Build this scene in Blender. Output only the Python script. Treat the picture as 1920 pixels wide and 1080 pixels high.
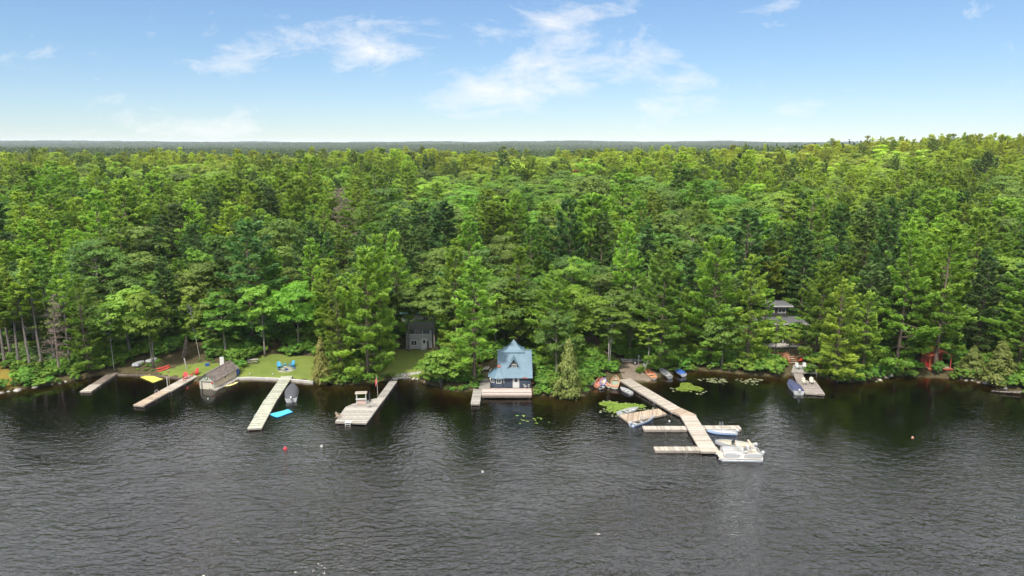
import bpy, math, random
import numpy as np
from mathutils import Vector, Matrix
for _o in list(bpy.data.objects): bpy.data.objects.remove(_o)
SC = bpy.context.scene
COL = SC.collection
R = math.radians

# ------------------------------------------------------------------ camera
F, CX, CY, CAMH, PITCH = 1300.0, 960.0, 540.0, 43.0, R(11.8)
cam_d = bpy.data.cameras.new('camera'); cam_d.sensor_width = 36.0; cam_d.lens = F/1920*36
cam_d.clip_start = 0.5; cam_d.clip_end = 60000
cam = bpy.data.objects.new('camera', cam_d); COL.objects.link(cam)
cam.location = (0, 0, CAMH); cam.rotation_euler = (R(90)-PITCH, 0, 0)
SC.camera = cam
cp, sp = math.cos(PITCH), math.sin(PITCH)
def ray(px, py):
    u, v = (px-CX)/F, (CY-py)/F
    return np.array([u, cp+v*sp, -sp+v*cp])
def at(px, py, z=0.0):                      # photo pixel -> place on the level z
    d = ray(px, py); t = (z-CAMH)/d[2]
    return Vector((d[0]*t, d[1]*t, z))
def top_z(y, py):                           # height of something standing at distance y whose top is seen at py
    d = ray(CX, py); return CAMH + y*d[2]/d[1]
def pxm(p):                                 # photo pixels per metre there
    return F/(p[1]*cp - (p[2]-CAMH)*sp)

# ------------------------------------------------------------------ render / light
SC.render.engine = 'CYCLES'
cy = SC.cycles
cy.use_denoising = True
cy.max_bounces = 8; cy.diffuse_bounces = 4; cy.glossy_bounces = 3; cy.transmission_bounces = 4
cy.transparent_max_bounces = 8; cy.volume_bounces = 0
cy.sample_clamp_indirect = 4.0; cy.caustics_reflective = False; cy.caustics_refractive = False
SC.view_settings.view_transform = 'Standard'; SC.view_settings.look = 'None'
SC.view_settings.gamma = 1.0; SC.view_settings.use_curve_mapping = False
SC.view_settings.exposure = 0.53
SUN_DIR = Vector((-0.34, -0.66, 0.0)).normalized(); SUN_EL = R(55)
sun_d = bpy.data.lights.new('sun', 'SUN'); sun_d.energy = 4.3; sun_d.angle = R(4.0); sun_d.color = (1.0, 0.94, 0.84)
sun = bpy.data.objects.new('sun', sun_d); COL.objects.link(sun)
_sv = Vector((SUN_DIR.x*math.cos(SUN_EL), SUN_DIR.y*math.cos(SUN_EL), math.sin(SUN_EL)))
sun.rotation_euler = _sv.to_track_quat('Z', 'Y').to_euler(); sun.location = _sv*300

W = bpy.data.worlds.new('World'); SC.world = W; W.use_nodes = True
nt = W.node_tree; nt.nodes.clear()
def N(tree, typ, **kw):
    n = tree.nodes.new(typ)
    for k, v in kw.items():
        if k == 'inp':
            for kk, vv in v.items(): n.inputs[kk].default_value = vv
        else: setattr(n, k, v)
    return n
def math_n(tree, op, a, b=None, c=None, clamp=False):
    n = tree.nodes.new('ShaderNodeMath'); n.operation = op; n.use_clamp = clamp
    for i, x in enumerate((a, b, c)):
        if x is None: continue
        if isinstance(x, (int, float)): n.inputs[i].default_value = x
        else: tree.links.new(x, n.inputs[i])
    return n.outputs[0]
sky = N(nt, 'ShaderNodeTexSky', sky_type='NISHITA', sun_disc=False)
sky.sun_elevation = SUN_EL; sky.sun_rotation = math.atan2(SUN_DIR.x, SUN_DIR.y)
sky.altitude = 300; sky.air_density = 1.0; sky.dust_density = 0.0; sky.ozone_density = 3.5
tc = N(nt, 'ShaderNodeTexCoord'); sx = N(nt, 'ShaderNodeSeparateXYZ'); nt.links.new(tc.outputs['Generated'], sx.inputs[0])
X, Y, Z = sx.outputs
# thin high cloud: noise on a flat layer overhead, gathered into a few drifts, the same all round the sky
ya = math_n(nt, 'MAXIMUM', math_n(nt, 'ABSOLUTE', Y), 0.05)
A = math_n(nt, 'DIVIDE', X, ya); E = math_n(nt, 'DIVIDE', Z, ya)
comb = N(nt, 'ShaderNodeCombineXYZ'); nt.links.new(A, comb.inputs[0]); nt.links.new(E, comb.inputs[1]); nt.links.new(Y, comb.inputs[2])
mp = N(nt, 'ShaderNodeMapping'); mp.inputs['Rotation'].default_value = (0, 0, R(-17)); mp.inputs['Scale'].default_value = (8.0, 19.0, 0.6)
nt.links.new(comb.outputs[0], mp.inputs[0])
n1 = N(nt, 'ShaderNodeTexNoise', inp={'Scale': 1.0, 'Detail': 12.0, 'Roughness': 0.68, 'Distortion': 0.35}); nt.links.new(mp.outputs[0], n1.inputs['Vector'])
drifts = [(425,112,75,30,1.0),(590,62,120,28,.95),(700,72,60,26,.95),(800,80,105,30,1.15),(735,45,24,10,.9),(1095,32,70,24,.8),(985,52,90,18,.7),
          (1170,105,125,38,1.35),(1010,120,120,36,.95),(1285,160,75,28,1.1),(930,168,130,18,.8),(1080,150,120,26,.8),
          (1580,172,60,22,.8),(410,236,150,20,.8),(20,245,60,12,.5),(1815,28,40,10,.8),(1895,76,40,10,.7),(1900,112,45,14,.75),(1480,4,70,12,.8),(1780,215,90,16,.45),(1900,150,40,10,.5),(1000,250,500,16,.3)]
acc = None
for (px, py, rx, ry, s) in drifts:
    d = ray(px, py); a0, e0 = d[0]/d[1], d[2]/d[1]
    da = math_n(nt, 'MULTIPLY', math_n(nt, 'SUBTRACT', A, float(a0)), F*0.98/rx)
    de = math_n(nt, 'SUBTRACT', E, float(e0)); de = math_n(nt, 'MULTIPLY_ADD', math_n(nt, 'SUBTRACT', A, float(a0)), -0.22 if py < 200 else 0.0, de)
    de = math_n(nt, 'MULTIPLY', de, F*0.98/ry)
    q = math_n(nt, 'ADD', math_n(nt, 'MULTIPLY', da, da), math_n(nt, 'MULTIPLY', de, de))
    g = math_n(nt, 'MULTIPLY', math_n(nt, 'EXPONENT', math_n(nt, 'MULTIPLY', q, -0.8)), s)
    acc = g if acc is None else math_n(nt, 'ADD', acc, g)
dens = math_n(nt, 'SUBTRACT', math_n(nt, 'MULTIPLY_ADD', math_n(nt, 'MINIMUM', acc, 1.2), 0.30, math_n(nt, 'MULTIPLY', n1.outputs['Fac'], 1.8)), 1.08)
dens = math_n(nt, 'MULTIPLY', dens, 1.8, clamp=True)
dens = math_n(nt, 'MULTIPLY', dens, 0.9)
# broken high cloud higher up, the one the grey water mirrors
zc = math_n(nt, 'MAXIMUM', Z, 0.02); c2 = N(nt, 'ShaderNodeCombineXYZ')
nt.links.new(math_n(nt, 'DIVIDE', X, zc), c2.inputs[0]); nt.links.new(math_n(nt, 'DIVIDE', Y, zc), c2.inputs[1])
n2 = N(nt, 'ShaderNodeTexNoise', inp={'Scale': 1.1, 'Detail': 7.0, 'Roughness': 0.6, 'Distortion': 0.3}); nt.links.new(c2.outputs[0], n2.inputs['Vector'])
hi = N(nt, 'ShaderNodeMapRange', inp={1: 0.19, 2: 0.40, 3: 0.0, 4: 1.0}); nt.links.new(Z, hi.inputs[0])
d2 = math_n(nt, 'MULTIPLY', math_n(nt, 'MULTIPLY_ADD', n2.outputs['Fac'], 2.4, -0.45, clamp=True), hi.outputs[0])
dens = math_n(nt, 'MAXIMUM', dens, d2)
lum = math_n(nt, 'MULTIPLY_ADD', hi.outputs[0], 11.0, 6.4)
mix = N(nt, 'ShaderNodeMix', data_type='RGBA')
nt.links.new(dens, mix.inputs[0])
# the photograph's sky is a deeper blue overhead than a clear one: a colour grade of the sky dome
hs = N(nt, 'ShaderNodeMix', data_type='RGBA', blend_type='MULTIPLY'); hs.inputs[0].default_value = 1.0; hs.inputs[7].default_value = (1.0, 1.16, 1.36, 1)
gm = N(nt, 'ShaderNodeGamma', inp={'Gamma': 0.72}); nt.links.new(sky.outputs[0], gm.inputs['Color']); sat = N(nt, 'ShaderNodeHueSaturation', inp={'Saturation': 1.12}); nt.links.new(gm.outputs[0], sat.inputs['Color']); nt.links.new(sat.outputs[0], hs.inputs[6])
nt.links.new(hs.outputs[2], mix.inputs[6]); cc_ = N(nt, 'ShaderNodeCombineColor'); [nt.links.new(math_n(nt, 'MULTIPLY', lum, f_), cc_.inputs[i_]) for i_, f_ in enumerate((1.02, 1.01, 1.0))]; nt.links.new(cc_.outputs[0], mix.inputs[7])
bg = N(nt, 'ShaderNodeBackground', inp={'Strength': 0.115}); nt.links.new(mix.outputs[2], bg.inputs['Color'])
out = N(nt, 'ShaderNodeOutputWorld'); nt.links.new(bg.outputs[0], out.inputs['Surface'])

# ------------------------------------------------------------------ materials
MATS = {}
def mat(name, col, rough=0.6, metal=0.0, spec=0.5, noise=0.0, nscale=4.0, tint=0.0, bump=0.0, bscale=20.0, stretch=(1,1,1), col2=None, coat=0.0):
    """procedural surface: base colour broken up by noise, optionally by a per-piece 'tint' attribute"""
    if name in MATS: return MATS[name]
    m = bpy.data.materials.new(name); m.use_nodes = True; t = m.node_tree
    b = t.nodes['Principled BSDF']; b.inputs['Roughness'].default_value = rough; b.inputs['Metallic'].default_value = metal
    b.inputs['Specular IOR Level'].default_value = spec
    if coat: b.inputs['Coat Weight'].default_value = coat
    c4 = (*col, 1); tcn = N(t, 'ShaderNodeTexCoord'); mpn = N(t, 'ShaderNodeMapping'); mpn.inputs['Scale'].default_value = stretch
    t.links.new(tcn.outputs['Object'], mpn.inputs[0])
    cur = None
    if noise or col2:
        nz = N(t, 'ShaderNodeTexNoise', inp={'Scale': nscale, 'Detail': 5.0, 'Roughness': 0.6}); t.links.new(mpn.outputs[0], nz.inputs['Vector'])
        mx = N(t, 'ShaderNodeMix', data_type='RGBA'); c2 = col2 or tuple(min(1, c*(1+noise)) for c in col)
        c1 = col if col2 else tuple(c*(1-noise) for c in col)
        mx.inputs[6].default_value = (*c1, 1); mx.inputs[7].default_value = (*c2, 1)
        mr = N(t, 'ShaderNodeMapRange', inp={1: .3, 2: .7}); t.links.new(nz.outputs['Fac'], mr.inputs[0]); t.links.new(mr.outputs[0], mx.inputs[0])
        cur = mx.outputs[2]
    if tint:
        at_ = N(t, 'ShaderNodeAttribute', attribute_name='tint'); v = math_n(t, 'MULTIPLY_ADD', at_.outputs['Fac'], 2*tint, 1-tint)
        h = N(t, 'ShaderNodeHueSaturation', inp={'Color': c4}); t.links.new(v, h.inputs['Value'])
        if cur: t.links.new(cur, h.inputs['Color'])
        cur = h.outputs[0]
    if cur: t.links.new(cur, b.inputs['Base Color'])
    else: b.inputs['Base Color'].default_value = c4
    if bump:
        nb = N(t, 'ShaderNodeTexNoise', inp={'Scale': bscale, 'Detail': 4.0}); t.links.new(mpn.outputs[0], nb.inputs['Vector'])
        bp = N(t, 'ShaderNodeBump', inp={'Strength': bump, 'Distance': 0.05}); t.links.new(nb.outputs['Fac'], bp.inputs['Height'])
        t.links.new(bp.outputs[0], b.inputs['Normal'])
    MATS[name] = m
    return m

def leaf_mat(name, c1, c2, c3, trans=0.35, vary=0.25, zone=0.0, rough=0.55):
    """foliage: clump-to-clump and tree-to-tree colour, light passing through the leaves"""
    m = bpy.data.materials.new(name); m.use_nodes = True; t = m.node_tree; t.nodes.clear()
    at_ = N(t, 'ShaderNodeAttribute', attribute_name='tint'); oi = N(t, 'ShaderNodeObjectInfo')
    mx = N(t, 'ShaderNodeMix', data_type='RGBA'); mx.inputs[6].default_value = (*c1, 1); mx.inputs[7].default_value = (*c2, 1)
    t.links.new(at_.outputs['Fac'], mx.inputs[0])
    # stands of yellower trees; far and right canopy's sunlight put into leaf colour
    geo = N(t, 'ShaderNodeNewGeometry'); nz = N(t, 'ShaderNodeTexNoise', inp={'Scale': 0.012, 'Detail': 2.0}); t.links.new(geo.outputs['Position'], nz.inputs['Vector'])
    sep = N(t, 'ShaderNodeSeparateXYZ'); t.links.new(geo.outputs['Position'], sep.inputs[0])
    far = N(t, 'ShaderNodeMapRange', inp={1: 210.0, 2: 520.0, 3: -0.2, 4: 0.95}); t.links.new(sep.outputs[1], far.inputs[0])
    rgt = N(t, 'ShaderNodeMapRange', inp={1: 40.0, 2: 260.0, 3: 0.0, 4: 0.4}); t.links.new(sep.outputs[0], rgt.inputs[0])
    k = math_n(t, 'ADD', math_n(t, 'ADD', far.outputs[0], rgt.outputs[0]), math_n(t, 'MULTIPLY_ADD', nz.outputs['Fac'], 1.6, -0.8))
    k = math_n(t, 'ADD', k, math_n(t, 'MULTIPLY_ADD', oi.outputs['Random'], 0.9, -0.45))
    k = math_n(t, 'MULTIPLY', k, zone, clamp=True)
    mx2 = N(t, 'ShaderNodeMix', data_type='RGBA'); t.links.new(k, mx2.inputs[0]); t.links.new(mx.outputs[2], mx2.inputs[6]); mx2.inputs[7].default_value = (*c3, 1)
    h = N(t, 'ShaderNodeHueSaturation'); t.links.new(mx2.outputs[2], h.inputs['Color'])
    rn = N(t, 'ShaderNodeTexWhiteNoise', noise_dimensions='1D'); t.links.new(oi.outputs['Random'], rn.inputs['W'])
    t.links.new(math_n(t, 'MULTIPLY_ADD', rn.outputs['Value'], 2*vary, 1-vary), h.inputs['Value'])
    t.links.new(math_n(t, 'MULTIPLY_ADD', oi.outputs['Random'], 0.05, 0.470), h.inputs['Hue'])
    d = N(t, 'ShaderNodeBsdfPrincipled', inp={'Roughness': rough}); d.inputs['Specular IOR Level'].default_value = 0.25
    tr = N(t, 'ShaderNodeBsdfTranslucent'); ms = N(t, 'ShaderNodeMixShader', inp={0: trans})
    t.links.new(h.outputs[0], d.inputs['Base Color'])
    h2 = N(t, 'ShaderNodeHueSaturation', inp={'Saturation': 1.1, 'Value': 1.25}); t.links.new(h.outputs[0], h2.inputs['Color']); t.links.new(h2.outputs[0], tr.inputs['Color'])
    t.links.new(d.outputs[0], ms.inputs[1]); t.links.new(tr.outputs[0], ms.inputs[2])
    o = N(t, 'ShaderNodeOutputMaterial'); t.links.new(ms.outputs[0], o.inputs['Surface'])
    return m

# ------------------------------------------------------------------ object helpers
def tag(o, label=None, cat=None, group=None, kind=None):
    if label: o['label'] = label
    if cat: o['category'] = cat
    if group: o['group'] = group
    if kind: o['kind'] = kind
    return o
def thing(name, label, cat, loc=(0,0,0), rotz=0.0, group=None):
    o = bpy.data.objects.new(name, None); COL.objects.link(o); o.empty_display_size = 0.3
    o.location = loc; o.rotation_euler = (0, 0, rotz)
    return tag(o, label, cat, group)
def link(name, me, parent=None):
    o = bpy.data.objects.new(name, me); COL.objects.link(o)
    if parent is not None: o.parent = parent
    return o
def mesh_np(name, V, Fq, mats, tint=None, smooth=False, midx=None):
    """V (n,3), Fq (m,3|4) arrays -> mesh"""
    me = bpy.data.meshes.new(name); V = np.asarray(V, np.float32); Fq = np.asarray(Fq, np.int32); k = Fq.shape[1]
    me.vertices.add(len(V)); me.vertices.foreach_set('co', V.ravel())
    me.loops.add(Fq.size); me.loops.foreach_set('vertex_index', Fq.ravel())
    me.polygons.add(len(Fq)); me.polygons.foreach_set('loop_start', np.arange(0, Fq.size, k, dtype=np.int32))
    me.polygons.foreach_set('loop_total', np.full(len(Fq), k, np.int32))
    for m in mats: me.materials.append(m)
    if midx is not None: me.polygons.foreach_set('material_index', np.asarray(midx, np.int32))
    me.update(calc_edges=True); me.validate()
    if smooth: me.polygons.foreach_set('use_smooth', np.ones(len(me.polygons), bool))
    if tint is not None:
        a = me.attributes.new('tint', 'FLOAT', 'POINT'); a.data.foreach_set('value', np.asarray(tint, np.float32))
    return me

class MB:
    """collects boxes, bars, tubes, prisms and lofts, each piece with a tint of its own; build() links ONE mesh object"""
    def __init__(s, seed=0): s.v = []; s.f = []; s.t = []; s.m = []; s.sm = []; s.r = random.Random(seed); s.cm = 0; s.csm = False
    def _add(s, vs, fs, tint=None):
        b = len(s.v); tn = s.r.random() if tint is None else tint
        s.v += [tuple(v) for v in vs]; s.t += [tn]*len(vs)
        for f in fs: s.f.append([b+i for i in f]); s.m.append(s.cm); s.sm.append(s.csm)
        return s
    def box(s, c, d, rz=0.0, rx=0.0, ry=0.0, tint=None):
        M = Matrix.Translation(Vector(c)) @ Matrix.Rotation(rz, 4, 'Z') @ Matrix.Rotation(ry, 4, 'Y') @ Matrix.Rotation(rx, 4, 'X')
        x, y, z = d[0]/2, d[1]/2, d[2]/2
        vs = [M @ Vector(p) for p in ((-x,-y,-z),(x,-y,-z),(x,y,-z),(-x,y,-z),(-x,-y,z),(x,-y,z),(x,y,z),(-x,y,z))]
        return s._add(vs, ((0,3,2,1),(4,5,6,7),(0,1,5,4),(1,2,6,5),(2,3,7,6),(3,0,4,7)), tint)
    def bar(s, a, b, w, h, tint=None):            # square bar from a to b
        a, b = Vector(a), Vector(b); d = (b-a).normalized(); up = Vector((0,0,1)) if abs(d.z) < .95 else Vector((0,1,0))
        l = d.cross(up).normalized(); u = l.cross(d).normalized(); l *= w/2; u *= h/2
        vs = [a-l-u, a+l-u, a+l+u, a-l+u, b-l-u, b+l-u, b+l+u, b-l+u]
        return s._add(vs, ((0,1,2,3),(7,6,5,4),(0,4,5,1),(1,5,6,2),(2,6,7,3),(3,7,4,0)), tint)
    def tube(s, pts, rad, n=6, tint=None, cap=True):
        pts = [Vector(p) for p in pts]; rad = rad if hasattr(rad, '__len__') else [rad]*len(pts); vs = []; fs = []
        for i, p in enumerate(pts):
            d = (pts[min(i+1, len(pts)-1)] - pts[max(i-1, 0)]).normalized(); up = Vector((0,0,1)) if abs(d.z) < .9 else Vector((1,0,0))
            l = d.cross(up).normalized(); u = l.cross(d).normalized()
            for k in range(n): a = 2*math.pi*k/n; vs.append(p + (l*math.cos(a) + u*math.sin(a))*rad[i])
        for i in range(len(pts)-1):
            for k in range(n): fs.append((i*n+k, i*n+(k+1) % n, (i+1)*n+(k+1) % n, (i+1)*n+k))
        if cap: fs.append(tuple(range(n))[::-1]); fs.append(tuple((len(pts)-1)*n+k for k in range(n)))
        return s._add(vs, fs, tint)
    def lathe(s, prof, n=12, c=(0,0,0), tint=None):
        vs = []; fs = []
        for (r, z) in prof:
            for k in range(n): a = 2*math.pi*k/n; vs.append((c[0]+r*math.cos(a), c[1]+r*math.sin(a), c[2]+z))
        for i in range(len(prof)-1):
            for k in range(n): fs.append((i*n+k, i*n+(k+1) % n, (i+1)*n+(k+1) % n, (i+1)*n+k))
        fs.append(tuple(range(n))[::-1]); fs.append(tuple((len(prof)-1)*n+k for k in range(n)))
        return s._add(vs, fs, tint)
    def prism(s, poly, z0, z1, tint=None):       # polygon in xy raised from z0 to z1
        n = len(poly); vs = [(p[0], p[1], z0) for p in poly] + [(p[0], p[1], z1) for p in poly]
        fs = [tuple(range(n))[::-1], tuple(range(n, 2*n))] + [(i, (i+1) % n, n+(i+1) % n, n+i) for i in range(n)]
        return s._add(vs, fs, tint)
    def slab(s, quad, th, tint=None):            # quad of 3-d points given a thickness along its normal
        q = [Vector(p) for p in quad]; nn = (q[1]-q[0]).cross(q[-1]-q[0]).normalized()*th; n = len(q)
        vs = q + [p - nn for p in q]
        return s._add(vs, [tuple(range(n)), tuple(range(n, 2*n))[::-1]] + [(i, n+i, n+(i+1) % n, (i+1) % n) for i in range(n)], tint)
    def loft(s, rings, closed=True, caps=True, tint=None):
        n = len(rings[0]); vs = [p for r_ in rings for p in r_]; fs = []
        for i in range(len(rings)-1):
            for k in range(n if closed else n-1): fs.append((i*n+k, i*n+(k+1) % n, (i+1)*n+(k+1) % n, (i+1)*n+k))
        if caps: fs.append(tuple(range(n))[::-1]); fs.append(tuple((len(rings)-1)*n+k for k in range(n)))
        return s._add(vs, fs, tint)
    def mesh(s, name, *mats):
        me = bpy.data.meshes.new(name); me.from_pydata(s.v, [], s.f)
        for m in mats: me.materials.append(m)
        if len(mats) > 1: me.polygons.foreach_set('material_index', s.m)
        me.polygons.foreach_set('use_smooth', s.sm)
        a = me.attributes.new('tint', 'FLOAT', 'POINT'); a.data.foreach_set('value', s.t); me.update()
        return me
    def build(s, name, mats, parent=None):
        mats = mats if isinstance(mats, (list, tuple)) else [mats]
        return link(name, s.mesh(name, *mats), parent)
# ------------------------------------------------------------------ land and lake
def ss(x, a, b):
    t = np.clip((np.asarray(x, float)-a)/(b-a), 0, 1); return t*t*(3-2*t)
_shore_px = [(-420,800),(-250,770),(-120,752),(0,737),(60,726),(110,719),(150,711),(190,703),(216,699),(300,703),(340,708),(376,716),(400,716),(446,709),(500,708),(560,711),(592,716),(640,722),(690,719),(720,713),(742,708),(775,709),(800,718),(850,734),(885,733),(915,735),(990,737),(1010,741),(1060,745),(1095,744),(1108,728),(1135,722),(1165,716),(1190,718),(1215,716),(1240,706),(1270,698),(1310,694),(1360,698),(1410,703),(1460,706),(1500,702),(1530,704),(1565,716),(1610,717),(1640,712),(1672,705),(1740,707),(1800,711),(1850,718),(1890,730),(1920,740),(2040,765),(2200,790),(2400,830)]
_sp = [at(a, b, 0.0) for a, b in _shore_px]
_sx = np.array([p.x for p in _sp]); _sy = np.array([p.y for p in _sp]); _o = np.argsort(_sx); _sx, _sy = _sx[_o], _sy[_o]
def shore(x):
    x = np.asarray(x, float); return (np.interp(x-0.5, _sx, _sy)+np.interp(x, _sx, _sy)+np.interp(x+0.5, _sx, _sy))/3 + 0.18*np.sin(x*2.3)+0.12*np.sin(x*5.1+1)
def terr(x, y):
    x = np.asarray(x, float); y = np.asarray(y, float); d = y - shore(x)
    bed = np.maximum(-5.0, 0.16*d - 0.05)
    lawn = np.exp(-((x+42)/11.0)**2) # the low lawn left of the big pines
    s1 = 0.10*np.clip(d, 0, 15)*(1-0.55*lawn)
    land = 0.32*ss(d, -0.1, 0.7) + s1 + 0.065*np.clip(d-15, 0, 95) + 0.018*np.clip(d-110, 0, 320)
    land = land + 13.0*ss(x, 90, 430)*ss(y, 170, 430) - 2.0*ss(-x, 120, 380)*ss(y, 200, 420)
    land = land + ss(d, 12, 60)*(1.0*np.sin(x*0.061+y*0.043)+0.7*np.sin(x*0.11-y*0.07+2)+0.5*np.sin(y*0.19+x*0.031))
    far = 3.0 + 4.0*np.sin(x*0.0016+y*0.0021)+3.0*np.sin(x*0.0043-y*0.0012+1)+3*np.sin(y*0.0051+2)+ 33*ss(y, 2600, 7800) + ss(y, 4000, 7500)*(6*np.sin(x*0.0011+.6)+4*np.sin(x*0.0037)+3*np.sin(x*.0083+2))
    k = ss(y, 555, 900); land = land*(1-k)+far*k
    return np.where(d < 0, np.maximum(bed, -5), land)
def ground(px, py, lift=0.0):                 # where the sight line of a photo pixel meets the land
    d = ray(px, py); a, b = 20.0, None
    t = np.concatenate([np.arange(85, 240, 0.1), np.arange(240, 700, 1.0)]); x, y, z = d[0]/d[1]*t, t, CAMH+d[2]/d[1]*t
    h = np.maximum(terr(x, y), 0.0)+lift; i = np.argmax(z < h); return Vector((x[i], y[i], h[i]))
def gz(x, y): return float(max(terr(x, y), 0.0))
def inpoly(x, y, P):
    x = np.asarray(x); y = np.asarray(y); r = np.zeros(x.shape, bool); n = len(P)
    for i in range(n):
        x1, y1 = P[i][0], P[i][1]; x2, y2 = P[(i+1) % n][0], P[(i+1) % n][1]
        c = ((y1 > y) != (y2 > y)) & (x < (x2-x1)*(y-y1)/((y2-y1) or 1e-9)+x1); r ^= c
    return r
def gpoly(pts): return [ground(a, b) for a, b in pts]
LAWN_A = gpoly([(440,712),(447,700),(452,690),(450,678),(480,668),(530,664),(600,668),(640,690),(640,716),(590,714),(540,709)])
LAWN_B = gpoly([(690,718),(700,700),(715,672),(740,655),(826,655),(836,676),(820,700),(800,714),(775,706),(742,706),(725,712)])
LAWN_C = gpoly([(292,703),(306,696),(318,690),(345,684),(380,679),(412,680),(404,704),(350,707)])
ROAD = gpoly([(1164,714),(1166,700),(1150,690),(1120,668),(1095,640),(1082,622),(1112,618),(1130,650),(1160,672),(1215,680),(1232,700),(1215,716)])
MOSS = gpoly([(-90,740),(-60,660),(2,678),(22,700),(38,724),(20,733)])
NEEDLE = gpoly([(668,720),(680,702),(745,702),(742,712),(720,716)])
xs = np.concatenate([-np.geomspace(15000, 111, 60), np.arange(-110, 110.01, 0.75), np.geomspace(111, 15000, 60)])
ys = np.concatenate([np.linspace(20, 84, 14), np.arange(86, 152, 0.6), np.arange(152, 200, 1.5), np.arange(201, 640, 9), np.geomspace(650, 20000, 60)])
GX, GY = np.meshgrid(xs, ys); GZ = terr(GX, GY)
nx, ny = len(xs), len(ys); idx = np.arange(nx*ny).reshape(ny, nx)
quads = np.stack([idx[:-1,:-1], idx[:-1,1:], idx[1:,1:], idx[1:,:-1]], -1).reshape(-1, 4)
cxx = GX.ravel()[quads].mean(1); cyy = GY.ravel()[quads].mean(1)
zone = np.zeros(len(quads), int)
for k, P in enumerate((LAWN_A, LAWN_B, LAWN_C, ROAD, MOSS), 1):
    zone[inpoly(cxx+0.35*np.sin(cyy*2.1), cyy+0.3*np.sin(cxx*1.7), P) & (cyy > shore(cxx)-0.2)] = min(k, 5)
def ground_mat(name, c1, c2, c3, sc=0.8, bump=0.6):
    m = bpy.data.materials.new(name); m.use_nodes = True; t = m.node_tree; b = t.nodes['Principled BSDF']
    b.inputs['Roughness'].default_value = 0.9; b.inputs['Specular IOR Level'].default_value = 0.15
    g = N(t, 'ShaderNodeNewGeometry')
    n1 = N(t, 'ShaderNodeTexNoise', inp={'Scale': sc, 'Detail': 6.0, 'Roughness': 0.65}); n2 = N(t, 'ShaderNodeTexNoise', inp={'Scale': sc*9, 'Detail': 4.0, 'Roughness': 0.7})
    for n_ in (n1, n2): t.links.new(g.outputs['Position'], n_.inputs['Vector'])
    r1 = N(t, 'ShaderNodeMapRange', inp={1: .35, 2: .65}); t.links.new(n1.outputs['Fac'], r1.inputs[0])
    r2 = N(t, 'ShaderNodeMapRange', inp={1: .42, 2: .7}); t.links.new(n2.outputs['Fac'], r2.inputs[0])
    a = N(t, 'ShaderNodeMix', data_type='RGBA'); a.inputs[6].default_value = (*c1,1); a.inputs[7].default_value = (*c2,1); t.links.new(r1.outputs[0], a.inputs[0])
    c = N(t, 'ShaderNodeMix', data_type='RGBA'); t.links.new(a.outputs[2], c.inputs[6]); c.inputs[7].default_value = (*c3,1); t.links.new(math_n(t, 'MULTIPLY', r2.outputs[0], .6), c.inputs[0])
    t.links.new(c.outputs[2], b.inputs['Base Color'])
    bp = N(t, 'ShaderNodeBump', inp={'Strength': bump, 'Distance': 0.12}); t.links.new(n2.outputs['Fac'], bp.inputs['Height']); t.links.new(bp.outputs[0], b.inputs['Normal'])
    return m
GM = [('ground', ground_mat('forest_floor', (.050,.036,.020), (.085,.062,.034), (.045,.070,.018), 1.3)),
      ('lawn', ground_mat('lawn_grass', (.085,.125,.022), (.125,.165,.03), (.15,.16,.05), 0.35)),
      ('dirt_track', ground_mat('dirt', (.14,.11,.085), (.22,.18,.145), (.09,.08,.05), 0.7)),
      ('mossy_bank', ground_mat('moss', (.16,.12,.02), (.22,.17,.03), (.09,.07,.02), 0.6))]
V_all = np.stack([GX.ravel(), GY.ravel(), GZ.ravel()], -1)
for k, (nm, m) in enumerate(GM):
    sel = quads[{0: zone == 0, 1: (zone >= 1) & (zone <= 3), 2: zone == 4, 3: zone == 5}[k]]
    u, inv = np.unique(sel, return_inverse=True)
    tag(link(nm, mesh_np(nm, V_all[u], inv.reshape(-1, 4), [m], smooth=True)), kind='structure')

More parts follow.
